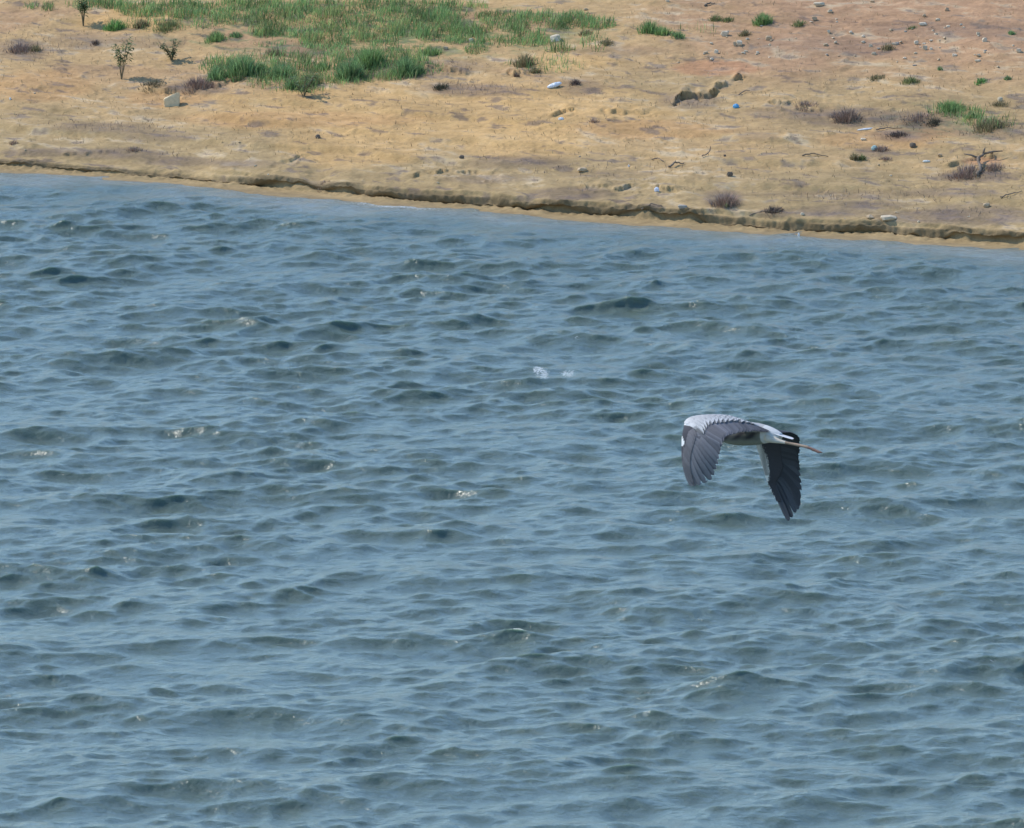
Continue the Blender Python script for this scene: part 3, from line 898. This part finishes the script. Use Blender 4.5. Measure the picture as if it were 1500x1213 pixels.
# the cream block with a raised corner
p = ground_hit(251, 156)
bm = bmesh.new()
pts = [(-.075, -.05, -.02), (.07, -.055, -.02), (.085, .05, -.02), (-.07, .055, -.02),
       (-.085, -.045, .075), (.03, -.05, .085), (.062, -.035, .15), (.088, -.02, .145), (.092, .045, .10), (-.075, .05, .075), (.085, -.045, .05)]
for q in pts: bm.verts.new(q)
bmesh.ops.convex_hull(bm, input=bm.verts[:])
bmesh.ops.bevel(bm, geom=bm.edges[:], offset=0.007, segments=2, affect='EDGES')
me = bpy.data.meshes.new('stone_block'); bm.to_mesh(me); bm.free()
at = me.attributes.new('tint', 'FLOAT_COLOR', 'POINT')
at.data.foreach_set('color', np.tile(np.array([0.66, 0.52, 0.32, 1], np.float32), (len(me.vertices), 1)).ravel())
me.materials.append(M_STONE)
o = bpy.data.objects.new('stone_block', me); COL.objects.link(o); o.location = p; o.rotation_euler = (0, 0, 0.15)
tag(o, 'cream stone block with one raised corner on the orange sand', 'stone block')

# small pebbles, one mesh each of eight kinds, copied
kinds = [rock_mesh('pebble', 0.026, 0.022, 0.016, 900 + i, c) for i, c in enumerate((WH, CR, TN, CR, GY_, WH, TN, CR))]
used = set()
r = np.random.default_rng(99)
PGL = 'small pale pebble scattered among bigger stones on the reddish upper slope'
PGL2 = 'tiny pale pebble or chip lying on the sandy lower bank'
spots = [(r.normal(1090, 55), r.normal(66, 16), 0) for _ in range(14)] + [(r.normal(1370, 75), r.normal(62, 24), 0) for _ in range(36)] + \
        [(r.normal(1230, 50), r.normal(45, 28), 0) for _ in range(12)] + [(r.uniform(20, 1480), 0, 1) for _ in range(24)]
for i, (x, y, lo) in enumerate(spots):
    if lo: y = float(np.interp(x, SHX, SHY)) - r.uniform(22, 130)
    if not (2 < y < 340 and 2 < x < 1498): continue
    k = i % 8
    o = kinds[k] if k not in used else kinds[k].copy()
    if k in used: COL.objects.link(o)
    used.add(k)
    s = r.uniform(0.35, 1.0) * (0.65 if lo else 1)
    o.location = ground_hit(x, y); o.scale = (s * r.uniform(.8, 1.5), s, s * r.uniform(.7, 1.2)); o.rotation_euler = (0, 0, r.uniform(0, 6.28))
    tag(o, PGL2 if lo else PGL, 'pebble', 'pebbles on the lower bank' if lo else 'pebbles on the upper slope')


# ---- litter
def crumple(name, label, cat, x, y, sx, sy, sz, col, seed, rot=0.0, tilt=0.0, lift=0.4):
    r = np.random.default_rng(seed)
    bm = bmesh.new(); bmesh.ops.create_icosphere(bm, subdivisions=4, radius=1)
    dirs = r.standard_normal((16, 3)); dirs /= np.linalg.norm(dirs, axis=1)[:, None]
    for v in bm.verts:
        c = np.array(v.co)
        d = np.abs(dirs @ c)
        k = 1.05 - 0.30 * d.max() + 0.22 * np.sort(d)[-2] - 0.25 * abs(math.sin(5 * c[0] + seed) * math.sin(6 * c[1]) * math.sin(5 * c[2] + 1))
        v.co = v.co * k
        v.co.x *= sx; v.co.y *= sy; v.co.z = v.co.z * sz + sz * lift
    me = bpy.data.meshes.new(name); bm.to_mesh(me); bm.free()
    at = me.attributes.new('tint', 'FLOAT_COLOR', 'POINT')
    at.data.foreach_set('color', np.tile(np.array([*col, 1], np.float32), (len(me.vertices), 1)).ravel())
    me.materials.append(M_PLASTIC)
    o = bpy.data.objects.new(name, me); COL.objects.link(o)
    o.location = ground_hit(x, y); o.rotation_euler = (0, tilt, rot)
    return tag(o, label, cat)


crumple('plastic_bag', 'small crumpled bright blue plastic bag on bare sand', 'plastic bag', 1078, 159, .034, .028, .030, (0.09, 0.36, 0.62), 1)
crumple('plastic_bag', 'pale teal crumpled plastic bag beside brown weeds', 'plastic bag', 1281, 220, .036, .03, .034, (0.33, 0.46, 0.42), 2)
crumple('plastic_scrap', 'long white plastic scrap tilted up beside a dark twiggy weed', 'plastic scrap', 813, 131, .085, .035, .026, (0.72, 0.75, 0.78), 3, 0.15, -0.30, 0.9)
crumple('plastic_scrap', 'small pale bluish scrap below a dark hollow in the sand', 'plastic scrap', 822, 176, .032, .028, .020, (0.60, 0.62, 0.62), 4)
crumple('plastic_scrap', 'small white crumpled scrap below a dark step low on the bank', 'plastic scrap', 962, 281, .026, .02, .032, (0.72, 0.73, 0.80), 5)
crumple('plastic_scrap', 'little flat white scrap above the spiky dry clump', 'plastic scrap', 1357, 238, .042, .02, .014, (0.70, 0.68, 0.60), 6)
crumple('plastic_scrap', 'tiny white scrap low on the middle bank', 'plastic scrap', 921, 246, .010, .01, .016, (0.70, 0.70, 0.70), 7)
crumple('plastic_scrap', 'tiny white speck of litter standing at the water edge', 'plastic scrap', 1170, 346, .011, .01, .026, (0.75, 0.75, 0.72), 8)
crumple('plastic_scrap', 'tiny pale scrap on the bank near the left edge', 'plastic scrap', 15, 148, .012, .012, .018, (0.66, 0.64, 0.60), 9)
crumple('plastic_strip', 'thin white strip of plastic lying on orange sand', 'plastic strip', 1268, 192, .095, .022, .012, (0.74, 0.72, 0.68), 10, 0.1, -0.1)


def stick(label, pts, rad, col=(0.19, 0.145, 0.105), lift=0.012, branches=()):
    g = [ground_hit(x, y) + np.array([0, 0, lift + dz]) for x, y, dz in pts]
    p0 = np.array(g[0]); mb = MB()
    P = np.array(g) - p0
    t = np.linspace(0, len(P) - 1, len(P) * 4)
    Q = np.stack([np.interp(t, range(len(P)), P[:, k]) for k in range(3)], 1)
    Q += np.random.default_rng(int(pts[0][0])).normal(0, rad * 0.35, Q.shape)
    mb.tube(Q, np.linspace(rad, rad * 0.5, len(Q)), 6, col)
    for i, d, L in branches:
        b = P[i]; e = b + np.array(d) * L
        mb.tube(np.array([b, b * .5 + e * .5 + [0, 0, .01], e]), [rad * .6, rad * .5, rad * .25], 5, col)
    o = mb.build('fallen_branch' if branches else 'stick', M_TWIG, smooth=True); o.location = p0
    tag(o, label, 'branch' if branches else 'stick')


stick('forked dark fallen branch above the spiky purple clump', [(1434, 262, .0), (1435, 250, .03), (1433, 243, .05), (1440, 235, .05), (1455, 231, .02)], 0.020,
      branches=((2, (-.9, .2, .25), .16), (3, (.3, .1, .9), .07), (3, (.9, 0.3, .1), .22)))
stick('long thin dark stick lying along the ledge', [(1098, 320, 0), (1118, 319, .0), (1142, 317, .01)], 0.008)
stick('thin curved twig standing on the middle sand', [(1028, 233, .0), (1036, 231, .01), (1040, 228, .04), (1041, 228, .08)], 0.007)
stick('short dark twig left of the curved one', [(955, 236, 0), (964, 236, .01), (972, 239, 0)], 0.007)
stick('low dark twig at the foot of the middle bank', [(980, 248, 0), (990, 244, .02), (1002, 243, 0)], 0.011)
stick('thin dark stick above the ledge in the middle', [(940, 311, 0), (955, 308, .01), (970, 307, 0)], 0.008)
stick('pale thin stick near the olive pair of tufts', [(1175, 230, 0), (1190, 229, .01), (1213, 231, 0)], 0.008, (0.20, 0.15, 0.10))
stick('thin stick on the lower right bank', [(1465, 293, 0), (1480, 288, .01), (1496, 284, 0)], 0.007)
stick('short dark twig right of the blue bag', [(1082, 140, 0), (1092, 137, .01), (1098, 136, 0)], 0.006)
stick('dark twig lying on the reddish soil at the top', [(1032, 10, 0), (1040, 9, .01), (1048, 10, 0)], 0.012)
stick('thin dark stick right of the thin white strip', [(1284, 193, 0), (1300, 191, .0), (1322, 190, 0)], 0.007)
stick('thin dead stalk leaning on pale sand left of the grass', [(296, 42, 0), (300, 36, .03), (303, 30, .03)], 0.005, (0.2, 0.15, 0.1))

# ------------------------------------------------------------------ the heron
YAW = math.radians(38)
HO = CAM + ray(980 + 700 / 6, 590 + 270 / 6) / np.linalg.norm(ray(980 + 700 / 6, 590 + 270 / 6)) * 65.0
FV = np.array([-math.cos(YAW), math.sin(YAW), 0]); LV = np.array([-math.sin(YAW), -math.cos(YAW), 0]); UV = np.array([0, 0, 1.0])


def hp(zx, zy, l):
    """a point of the bird l metres to its left, seen at the given place of the enlarged photograph"""
    r = ray(980 + zx / 6, 590 + zy / 6)
    t = (l + (HO - CAM) @ LV) / (r @ LV)
    return CAM + r * t - HO


def cr(pts, t):
    """Catmull-Rom through pts at parameters t (0..n-1)"""
    P = np.asarray(pts, float); n = len(P)
    t = np.clip(np.asarray(t, float), 0, n - 1 + 0.6)
    i = np.clip(np.floor(t).astype(int), 0, n - 2); f = (t - i)[..., None]
    g = lambda k: P[np.clip(k, 0, n - 1)]
    p0, p1, p2, p3 = g(i - 1), g(i), g(i + 1), g(i + 2)
    return 0.5 * (2 * p1 + (p2 - p0) * f + (2 * p0 - 5 * p1 + 4 * p2 - p3) * f ** 2 + (3 * p1 - p0 - 3 * p2 + p3) * f ** 3)


class Wing:
    def __init__(s, le, te, side, camber):
        s.le = np.array([hp(*q) for q in le]); s.te = np.array([hp(*q) for q in te]); s.side = side; s.camber = camber

    def flat(s, a, t):
        return cr(s.le, a) * (1 - t)[..., None] + cr(s.te, a) * t[..., None]

    def normal(s, a, t):
        e = 0.08
        ds = s.flat(a + e, t) - s.flat(np.maximum(a - e, 0), t); dt = s.flat(a, t + e) - s.flat(a, t - e)
        nrm = np.cross(ds, dt) * s.side
        return nrm / (np.linalg.norm(nrm, axis=-1, keepdims=True) + 1e-9)

    def at(s, a, t):
        a = np.asarray(a, float); t = np.asarray(t, float); a, t = np.broadcast_arrays(a, t)
        ch = np.linalg.norm(cr(s.te, a) - cr(s.le, a), axis=-1)
        k = s.camber * ch * np.sin(math.pi * np.clip(t, 0, 1) ** 0.75)
        return s.flat(a, t) + s.normal(a, t) * k[..., None]


near_wing = Wing([(640, 195, .05), (490, 128, .16), (315, 122, .27), (165, 152, .36), (126, 240, .42), (114, 370, .445), (122, 540, .455), (194, 738, .45)],
                 [(905, 262, .04), (740, 250, .17), (590, 268, .29), (500, 300, .38), (462, 370, .43), (436, 470, .455), (410, 570, .46), (388, 668, .455)], 1, 0.075)
far_wing = Wing([(700, 245, -.05), (706, 240, -.15), (722, 275, -.25), (758, 350, -.33), (800, 480, -.38), (850, 650, -.41), (892, 760, -.43), (1036, 1040, -.44)],
                [(960, 278, -.05), (1015, 262, -.15), (1095, 268, -.25), (1145, 330, -.33), (1140, 480, -.38), (1150, 620, -.41), (1160, 760, -.43), (1142, 930, -.44)], -1, 0.06)

bodyc = [(470, 292, .035), (500, 292, .05), (570, 283, .068), (660, 276, .078), (760, 274, .076), (850, 277, .062), (930, 286, .042), (985, 295, .022)]
neckc = [(500, 295, .042), (455, 320, .034), (410, 348, .029), (372, 352, .026), (352, 325, .024), (362, 290, .023), (350, 262, .022), (322, 252, .024)]
headc = [(345, 255, .020), (318, 250, .028), (288, 252, .029), (262, 258, .022), (248, 261, .014)]
billc = [(262, 260, .016), (230, 267, .0125), (195, 276, .009), (150, 288, .004)]
legs = []
for sgn in (1, -1):
    l = 0.028 * sgn
    legs.append(([(870, 305, .034), (930, 325, .024), (985, 340, .015), (1060, 356, .0105), (1130, 371, .0105), (1195, 385, .0105), (1215, 390, .012)], l))
toes = []
for sgn in (1, -1):
    for k, (ex, ey, dl) in enumerate(((1348, 438, .004), (1325, 439, .008), (1310, 431, -.005), (1285, 424, .006))):
        toes.append(([(1205, 387, .0095), (1250, 402 + 2 * (k - 1), .0075), (ex - 22, ey - 6, .0062), (ex, ey, .0040)], sgn * 0.028, dl))

mb = MB(); samples = []


def spline_tube(c, l0, l1, label, seg=16, n=None, flat=1.0):
    n = n or len(c) * 6
    t = np.linspace(0, len(c) - 1, n)
    q = cr(np.array(c, float), t)
    l = np.linspace(l0, l1, n)
    P = np.array([hp(a, b, ll) for (a, b, r), ll in zip(q, l)])
    mb.tube(P, np.abs(q[:, 2]) * flat, seg)
    for p_, r_ in zip(P, q[:, 2]): samples.append((p_, r_, label))


spline_tube(bodyc, 0, 0, 'torso', 24, 60)
spline_tube(neckc, 0, 0, 'neck'); spline_tube(headc, 0, 0, 'head'); spline_tube(billc, 0, 0, 'bill', 10)
for c, l in legs: spline_tube(c, l, l, 'leg', 10)
for c, l, dl in toes: spline_tube(c, l, l + dl, 'toe', 8)
# the fleshy fore part of each wing, rooted in the shoulders
for wg in (near_wing, far_wing):
    A = np.linspace(0, 6.4, 70); T = np.linspace(0, 0.52, 16)
    AA, TT = np.meshgrid(A, T, indexing='ij')
    TU = TT * np.interp(AA, [0, 3.2, 4.0, 7] if wg.side > 0 else [0, 4.6, 5.6, 7], [1, 1, 0.42, 0.36])
    S = wg.at(AA, TU); Nn = wg.normal(AA, TU)
    root = S[:1] - (S[:1] @ LV)[..., None] * LV * 0.8
    S = np.concatenate([root, S]); Nn = np.concatenate([Nn[:1], Nn])
    th = (0.010 * np.sqrt(np.clip(1 - TT / 0.52, 0, 1)) + 0.0045) * (1 - AA / 11); th = np.concatenate([th[:1], th])
    th[:, 0] = 0.005
    top = S + Nn * th[..., None]; bot = S - Nn * th[..., None]
    nr, nc = S.shape[:2]
    V = np.concatenate([top.reshape(-1, 3), bot.reshape(-1, 3)]); o_ = nr * nc
    F = []
    for i in range(nr - 1):
        for j in range(nc - 1):
            a, b, c, d = i * nc + j, i * nc + j + 1, (i + 1) * nc + j + 1, (i + 1) * nc + j
            F.append([a, b, c, d]); F.append([o_ + d, o_ + c, o_ + b, o_ + a])
    for i in range(nr - 1):
        a, b = i * nc, (i + 1) * nc; F.append([a, b, o_ + b, o_ + a])
        a, b = i * nc + nc - 1, (i + 1) * nc + nc - 1; F.append([b, a, o_ + a, o_ + b])
    for j in range(nc - 1):
        F.append([j + 1, j, o_ + j, o_ + j + 1]); a = (nr - 1) * nc + j; F.append([a, a + 1, o_ + a + 1, o_ + a])
    mb.add(V, F)
tmp = mb.build('heron_raw', None)
bm = bmesh.new(); bm.from_mesh(tmp.data); bmesh.ops.recalc_face_normals(bm, faces=bm.faces[:]); bm.to_mesh(tmp.data); bm.free()
md = tmp.modifiers.new('r', 'REMESH'); md.mode = 'VOXEL'; md.voxel_size = 0.0038
m2 = tmp.modifiers.new('s', 'SMOOTH'); m2.iterations = 2; m2.factor = 0.5
dg = bpy.context.evaluated_depsgraph_get()
me = bpy.data.meshes.new_from_object(tmp.evaluated_get(dg)); me.name = 'heron'
bpy.data.objects.remove(tmp)
nv = len(me.vertices)
co = np.empty(nv * 3, np.float32); me.vertices.foreach_get('co', co); co = co.reshape(-1, 3).astype(float)
# plumage colours, with shade painted on the belly and far wing
GREY = np.array([0.42, 0.41, 0.395]); SLATE = np.array([0.060, 0.060, 0.070]); WHITE = np.array([0.74, 0.73, 0.70]); BLACK = np.array([0.025, 0.025, 0.03])
kd = kdtree.KDTree(len(samples))
for i, (p_, r_, lb) in enumerate(samples): kd.insert(p_, i)
kd.balance()
lat = []
for wi, wg in enumerate((near_wing, far_wing)):
    A = np.linspace(0, 7, 60); T = np.linspace(0, 0.55, 18)
    AA, TT = np.meshgrid(A, T, indexing='ij'); S = wg.at(AA, TT); Nn = wg.normal(AA, TT)
    for a, t, p_, n_ in zip(AA.ravel(), TT.ravel(), S.reshape(-1, 3), Nn.reshape(-1, 3)): lat.append((wi, a, t, p_, n_))
kw = kdtree.KDTree(len(lat))
for i, q in enumerate(lat): kw.insert(q[3], i)
kw.balance()
colr = np.zeros((nv, 4), np.float32); colr[:, 3] = 1
r = np.random.default_rng(5)
for i in range(nv):
    c = co[i]; l = c @ LV; u = c @ UV; f = c @ FV
    best = None
    for _, k, d in kd.find_n(c, 10):
        v = d - samples[k][1]
        if best is None or v < best[0]: best = (v, samples[k][2], k)
    _, k, dw = kw.find(c)
    wi, a, t, p_, n_ = lat[k]
    if dw < 0.030 and (best[0] > 0.004) and abs(l) > 0.055:
        up = (c - p_) @ n_ > (0.004 if (wi == 1 and t > 0.10) else -0.001)
        if up:
            q = GREY * (1.08 - 0.15 * t)
            if a > 3.45: q = SLATE
            if 2.6 < a < 3.6 and t < 0.30 - 0.16 * abs(a - 3.1): q = WHITE * 1.1
            if 4.45 < a < 5.2 and t < 0.12 - 0.2 * abs(a - 4.8): q = WHITE * 1.1
            if a > 5.0: q = SLATE
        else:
            q = SLATE * 0.75  # far wing's underside coloured darker, standing in for its shade
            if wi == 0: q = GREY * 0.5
            lim = np.interp(a, [1.0, 2.0, 3.3, 4.0, 4.7, 5.0, 5.5], [0.02, 0.05, 0.11, 0.16, 0.14, 0.08, 0.0]) + r.normal(0, 0.012)
            if t < lim: q = np.array([0.56, 0.54, 0.50]) * (0.75 + 0.25 * math.sin(a * 55 + t * 30)) if a < 4.9 else WHITE
    else:
        lb = best[1]; ctr = samples[best[2]][0]; hgt = (c - ctr) @ UV
        if lb == 'torso':
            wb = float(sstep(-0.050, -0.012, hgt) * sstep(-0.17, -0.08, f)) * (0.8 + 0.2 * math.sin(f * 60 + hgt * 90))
            q = GREY * 0.95 if hgt > 0.022 else np.array([0.23, 0.23, 0.19]) * (1 - wb) + BLACK * 1.3 * wb  # belly darkened to carry its shade; the black flanks are plumage
            if f < -0.14: q = np.array([0.58, 0.57, 0.54])
            if f > 0.15 and abs(l) < 0.03: q = WHITE
        elif lb == 'neck':
            q = np.array([0.50, 0.48, 0.46]) if abs((c - ctr) @ LV) > 0.008 else WHITE
        elif lb == 'head':
            q = BLACK if (hgt > 0.012 and abs((c - ctr) @ LV) > 0.006) else WHITE
        elif lb == 'bill': q = np.array([0.52, 0.32, 0.08])
        elif lb == 'leg': q = np.array([0.62, 0.55, 0.45]) if samples[best[2]][1] > 0.012 else np.array([0.33, 0.235, 0.165])
        else: q = np.array([0.54, 0.26, 0.18]) if f > -0.42 else np.array([0.20, 0.11, 0.08])
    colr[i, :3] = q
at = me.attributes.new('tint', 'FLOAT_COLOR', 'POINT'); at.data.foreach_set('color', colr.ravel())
me.polygons.foreach_set('use_smooth', np.ones(len(me.polygons), bool))
me.materials.clear(); me.materials.append(M_PLUME)
heron = bpy.data.objects.new('heron', me); COL.objects.link(heron); heron.location = HO
tag(heron, 'grey heron flying low over the water with wings swept down and legs trailing', 'heron')


def feather(mb, wg, s0, t0, s1, t1, wd, off, col, edge=None, n=10, sbow=0.0, tilt=0.0025, tipcol=None, thick=0.0012, blunt=2.6):
    tau = np.linspace(0, 1, n)
    s = s0 + (s1 - s0) * tau + sbow * np.sin(math.pi * tau); t = t0 + (t1 - t0) * tau
    P = wg.at(s, t); Nn = wg.normal(s, t)
    T = np.gradient(P, axis=0); T /= np.linalg.norm(T, axis=1)[:, None] + 1e-9
    B = np.cross(Nn, T)
    prof = np.minimum(1, 0.35 + tau * 3) * np.sqrt(np.clip(1 - (np.maximum(tau - 0.55, 0) / 0.452) ** blunt, 0.0, 1))
    hw = (wd * 0.5 * prof)[:, None]
    P = P + Nn * off
    L = P + B * hw + Nn * tilt; R = P - B * hw - Nn * tilt
    Cn = P + Nn * thick; Cb = P - Nn * thick
    V = np.stack([L, Cn, R, Cb], 1).reshape(-1, 3)
    F = []
    for i in range(n - 1):
        for k in range(4):
            F.append([i * 4 + k, i * 4 + (k + 1) % 4, (i + 1) * 4 + (k + 1) % 4, (i + 1) * 4 + k])
    F.append([0, 3, 2, 1]); F.append([(n - 1) * 4 + k for k in range(4)])
    col = np.asarray(col, float); edge = col if edge is None else np.asarray(edge, float)
    cc = np.tile(np.stack([edge, col, col, col]), (n, 1)).reshape(n, 4, 3)
    if tipcol is not None:
        w_ = (tau ** 3)[:, None, None]; cc = cc * (1 - w_) + np.asarray(tipcol) * w_
    mb.add(V, F, cc.reshape(-1, 3))


for wg, nm, dark in ((near_wing, 'n', np.array([0.135, 0.130, 0.138])), (far_wing, 'f', np.array([0.044, 0.049, 0.060]))):  # same feathers, painted darker on the far wing for its shade
    sd = wg.side
    ff = MB(); r = np.random.default_rng(11 if sd > 0 else 12)
    ns = 30
    for i in range(ns):
        s0 = 0.05 + 4.25 * i / (ns - 1)
        c = dark * r.uniform(0.75, 1.25) * (0.40 + 0.55 * min(1, i / 17))  # inner ones darkened: shadow near the body painted into the feathers
        feather(ff, wg, s0, 0.34, s0 + 0.22 + 0.1 * r.random(), 1.0 + r.uniform(-0.012, 0.018), 0.068, 0.0015 - 0.0002 * (i % 3), c, c * 1.45, blunt=9.0)
    tips = [(4.75, 1.02), (5.15, 1.03), (5.6, 1.04), (6.1, 1.04), (6.6, 1.02), (6.98, 0.95), (7.24, 0.74), (7.34, 0.50), (7.28, 0.26), (7.0, 0.05)]
    if sd < 0: tips = [(4.75, 1.02), (5.15, 1.02), (5.6, 1.02), (6.05, 1.02), (6.5, 1.0), (6.85, 1.0), (7.05, 0.95), (7.06, 0.70), (7.12, 0.36), (7.12, 0.10)]
    for j, (s1, t1) in enumerate(tips):
        c = dark * r.uniform(0.7, 1.35)
        feather(ff, wg, 3.85 + 0.19 * j, 0.36 - 0.026 * j, s1, t1, 0.062 if j < 6 else 0.052, 0.002 - 0.0003 * (j % 3), c, c * 1.3, 14, tipcol=c * 1.15)
    # primary coverts over the hand
    for j in range(12):
        c = dark * r.uniform(0.9, 1.2)
        feather(ff, wg, 3.6 + 0.20 * j, 0.08, 4.2 + 0.24 * j, 0.42 - 0.020 * j, 0.042, 0.0045, c, c * 1.1)
    ff.build('flight_feathers', M_PLUME, heron)
    cv = MB()
    for row, (ta, tb, cl, tip) in enumerate(((0.26, 0.54, 0.38, 0.66), (0.16, 0.42, 0.42, 0.56), (0.06, 0.30, 0.40, 0.50), (0.0, 0.17, 0.40, 0.46))):
        nn = 26 - row
        for i in range(nn):
            s0 = 0.1 + ((3.35 if sd > 0 else 2.75) - 0.06 * row) * i / (nn - 1)
            k = cl * r.uniform(0.85, 1.1) * (1.6 if row > 1 and s0 > 2.85 else 1)
            tb2 = tb + (0.05 if i < 6 and row == 0 else 0) + r.uniform(-0.015, 0.02)
            feather(cv, wg, s0, ta, s0 + (0.34 if row == 0 else 0.2), tb2 + 0.05 * ((i % 2) - 0.5), 0.036, 0.0095 + 0.0012 * row, np.array([k, k * 0.98, k * 0.95]) * (0.42 if row == 0 else 0.74 if row == 1 else 0.85), np.array([tip, tip * 0.98, tip * 0.95]), 8)
    cv.build('covert_feathers', M_PLUME, heron)


class Plane:
    """flat carrier for the tail fan"""
    def __init__(s, a, b, c, d): s.q = np.array([hp(*a), hp(*b), hp(*c), hp(*d)])
    def at(s, u, v):
        u = np.asarray(u)[..., None]; v = np.asarray(v)[..., None]
        return (s.q[0] * (1 - u) + s.q[1] * u) * (1 - v) + (s.q[2] * (1 - u) + s.q[3] * u) * v
    def normal(s, u, v):
        n_ = np.cross(s.q[1] - s.q[0], s.q[2] - s.q[0]); n_ /= np.linalg.norm(n_)
        n_ = n_ if n_[2] > 0 else -n_
        return np.broadcast_to(n_, np.shape(u) + (3,))


tl = Plane((885, 262, .045), (905, 255, -.045), (1098, 324, .022), (1092, 312, -.022))
tb = MB()
for i in range(9):
    u = i / 8
    k = 0.62 - 0.10 * u
    feather(tb, tl, 0.3 + 0.4 * u, 0, u, 1.0 - 0.10 * abs(u - 0.5), 0.032, 0.002 * (1 - abs(u - .5)), (k, k, k), (k * .85, k * .85, k * .88), 9)
tb.build('tail_feathers', M_PLUME, heron)
for sgn in (1, -1):
    eb = MB(); c = hp(283, 250, 0) + LV * sgn * 0.0265
    t = np.linspace(-1, 1, 7)
    eb.tube(c + LV[None] * (t * 0.005)[:, None], 0.0055 * np.sqrt(np.clip(1 - t ** 2, 0.03, 1)), 12, (0.55, 0.42, 0.06))
    eb.tube(c + LV[None] * (sgn * 0.0035 + t * 0.0025)[:, None], 0.003 * np.sqrt(np.clip(1 - t ** 2, 0.03, 1)), 10, (0.01, 0.01, 0.01))
    eb.build('eye', M_EYE, heron)


# ------------------------------------------------------------------ light
SUN = np.array([-0.63, 0.32, 0.74]); SUN = SUN / np.linalg.norm(SUN)
el = math.asin(SUN[2]); az = math.atan2(SUN[0], SUN[1])    # clockwise from +Y
w = bpy.data.worlds.new("World"); scene.world = w; w.use_nodes = True
nt = w.node_tree
sky = nt.nodes.new('ShaderNodeTexSky'); sky.sky_type = 'NISHITA'; sky.sun_disc = False
sky.sun_elevation = el; sky.sun_rotation = az
sky.air_density = 1.0; sky.dust_density = 0.3; sky.ozone_density = 2.5
bg = nt.nodes['Background']; bg.inputs['Strength'].default_value = 0.15
hs = nt.nodes.new('ShaderNodeHueSaturation'); hs.inputs['Saturation'].default_value = 1.17
nt.links.new(sky.outputs[0], hs.inputs['Color']); nt.links.new(hs.outputs[0], bg.inputs['Color'])
sl = bpy.data.lights.new('sun', 'SUN'); sl.energy = 2.35; sl.angle = math.radians(0.5); sl.color = (1.0, 0.94, 0.85)
so = bpy.data.objects.new('sun', sl); COL.objects.link(so)
so.rotation_euler = Vector(SUN).to_track_quat('Z', 'Y').to_euler()
scene.view_settings.view_transform = 'Standard'
scene.view_settings.look = 'None'
scene.view_settings.exposure = 0.75
scene.view_settings.gamma = 1.0
scene.render.engine = 'CYCLES'
